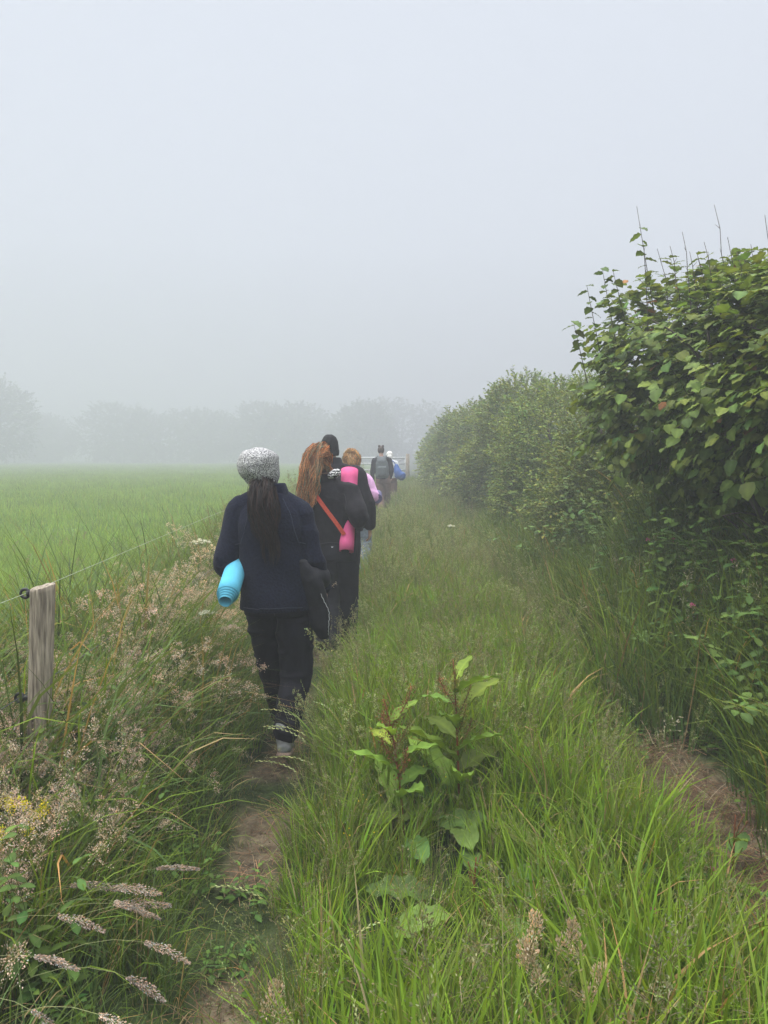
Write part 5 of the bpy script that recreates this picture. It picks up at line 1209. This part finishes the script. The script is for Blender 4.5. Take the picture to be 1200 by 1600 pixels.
fuse('pack_body', [stack([(.93, .0, -.20, .13, .06), (.97, .0, -.21, .155, .09), (1.15, .0, -.215, .16, .10), (1.30, -.005, -.21, .145, .09), (1.36, -.01, -.20, .12, .07)], 40, 3.2)], .008, M_pack, BP, 4, folds(.005, seed=81))
fuse('lid', [stack([(1.30, -.01, -.215, .13, .095), (1.36, -.012, -.21, .125, .09), (1.43, -.015, -.19, .11, .07), (1.46, -.015, -.18, .09, .05)], 40, 3)], .008, M_pack, BP, 3)
fuse('front_pocket', [stack([(.98, 0, -.30, .10, .03), (1.02, 0, -.31, .115, .04), (1.18, 0, -.31, .11, .035), (1.22, 0, -.30, .09, .025)], 32, 3)], .008, M_pack, BP, 3)
for sg in (-1, 1):
    m = MB(); P = spl([(sg * .09 - .01, -.13, 1.40), (sg * .11 - .01, -.02, 1.47), (sg * .12, .12, 1.36), (sg * .13, .14, 1.2), (sg * .17, .02, 1.05), (sg * .13, -.13, 1.0)], 20); add_tube(m, P, .018, 8); m.build('strap', M_pack, BP)

# ---- sixth walker: pale hood, blue bag
X6, Y6 = .165, 21.2; Z6 = gz(X6, Y6)
F6 = empty('person', (X6, Y6, Z6)); tag(F6, 'farthest walker with white hair and pale top, mostly hidden behind the one with the backpack', 'person')
J = dict(pelvis=(.02, 0, .84), neck=(.0, .0, 1.30), head=(-.01, .03, 1.43), shL=(-.16, 0, 1.23), elL=(-.22, -.02, .98), wrL=(-.2, .1, .82), shR=(.16, .0, 1.23), elR=(.215, -.02, .98), wrR=(.2, .14, .86),
         hipL=(-.06, .0, .78), hipR=(.10, 0, .78), knL=(-.04, .14, .43), knR=(.10, .0, .43), anL=(-.02, .25, .10), anR=(.08, -.16, .13), toeL=(-.02, .43, .04), toeR=(.08, 0, .045))
body(F6, J, .008)
trousers(F6, J, M_brownTr, .17, .125, (.09, .10, .09, .08, .078, .075), seed=48)
fuse('pale_top', [stack([(.82, .02, 0, .175, .14), (1.0, .01, 0, .17, .13), (1.17, 0, 0, .17, .125), (1.25, 0, 0, .13, .10), (1.30, 0, 0, .08, .08)]),
      yoke(J), sleeve(J, 'L', [.055, .065, .062, .058, .052, .048, .042], .05), sleeve(J, 'R', [.055, .068, .065, .06, .054, .05, .042], .05)], .009, M_white, F6, 5, folds(.006, seed=91))
WH = solid_mat('white_hair', (.55, .54, .50), (.72, .71, .68), 50, .7, stretch=(1, 1, .2))
fuse('white_hair', [ball((-.01, .015, 1.46), (.09, .105, .10)), limb([(-.01, -.05, 1.42), (0, -.07, 1.32)], [.075, .055], 8)], .009, WH, F6, 2, folds(.008, (20, 20, 12), 6))
shoe(F6, J['anL'], J['toeL'], M_grayshoe, M_sole, name='shoe'); shoe(F6, J['anR'], J['toeR'], M_grayshoe, M_sole, name='shoe')
BG = empty('shoulder_bag', (X6, Y6, Z6)); tag(BG, 'bright blue soft bag slung at the right hip of the farthest walker', 'bag')
fuse('bag_body', [limb([(.17, -.14, 1.17), (.20, -.16, 1.02), (.27, -.17, .90), (.35, -.16, .83)], [.05, .10, .125, .09], 16), ball((.27, -.17, .90), (.15, .10, .11))], .008, M_bluebag, BG, 4, folds(.010, (9, 9, 9), 7))
m = MB(); add_tube(m, spl([(.17, -.15, 1.17), (.06, -.12, 1.30), (-.08, .02, 1.30), (-.05, .14, 1.1)], 16), .012, 8); m.build('strap', M_bluebag, BG)

# ------------------------------------------------------------------ mist
hz = MB()
x0, x1, y0, y1, z0, z1 = -150, 150, -30, 230, -1.6, 19.0
V = [(x, y, z) for z in (z0, z1) for y in (y0, y1) for x in (x0, x1)]
hz.add(V, [(0, 2, 3, 1), (4, 5, 7, 6), (0, 1, 5, 4), (2, 6, 7, 3), (0, 4, 6, 2), (1, 3, 7, 5)], (1, 1, 1))
M_haze = bpy.data.materials.new('mist'); M_haze.use_nodes = True; t = M_haze.node_tree; t.nodes.clear()
o_ = t.nodes.new('ShaderNodeOutputMaterial'); pv = t.nodes.new('ShaderNodeVolumePrincipled')
pv.inputs['Color'].default_value = (.53, .55, .58, 1); pv.inputs['Density'].default_value = 0.015; pv.inputs['Anisotropy'].default_value = 0.2
pv.inputs['Density Attribute'].default_value = ''
t.links.new(pv.outputs[0], o_.inputs['Volume'])
tag(hz.build('haze', M_haze, smooth=False), 'thick pale morning mist over the field and track', 'mist', kind='stuff')
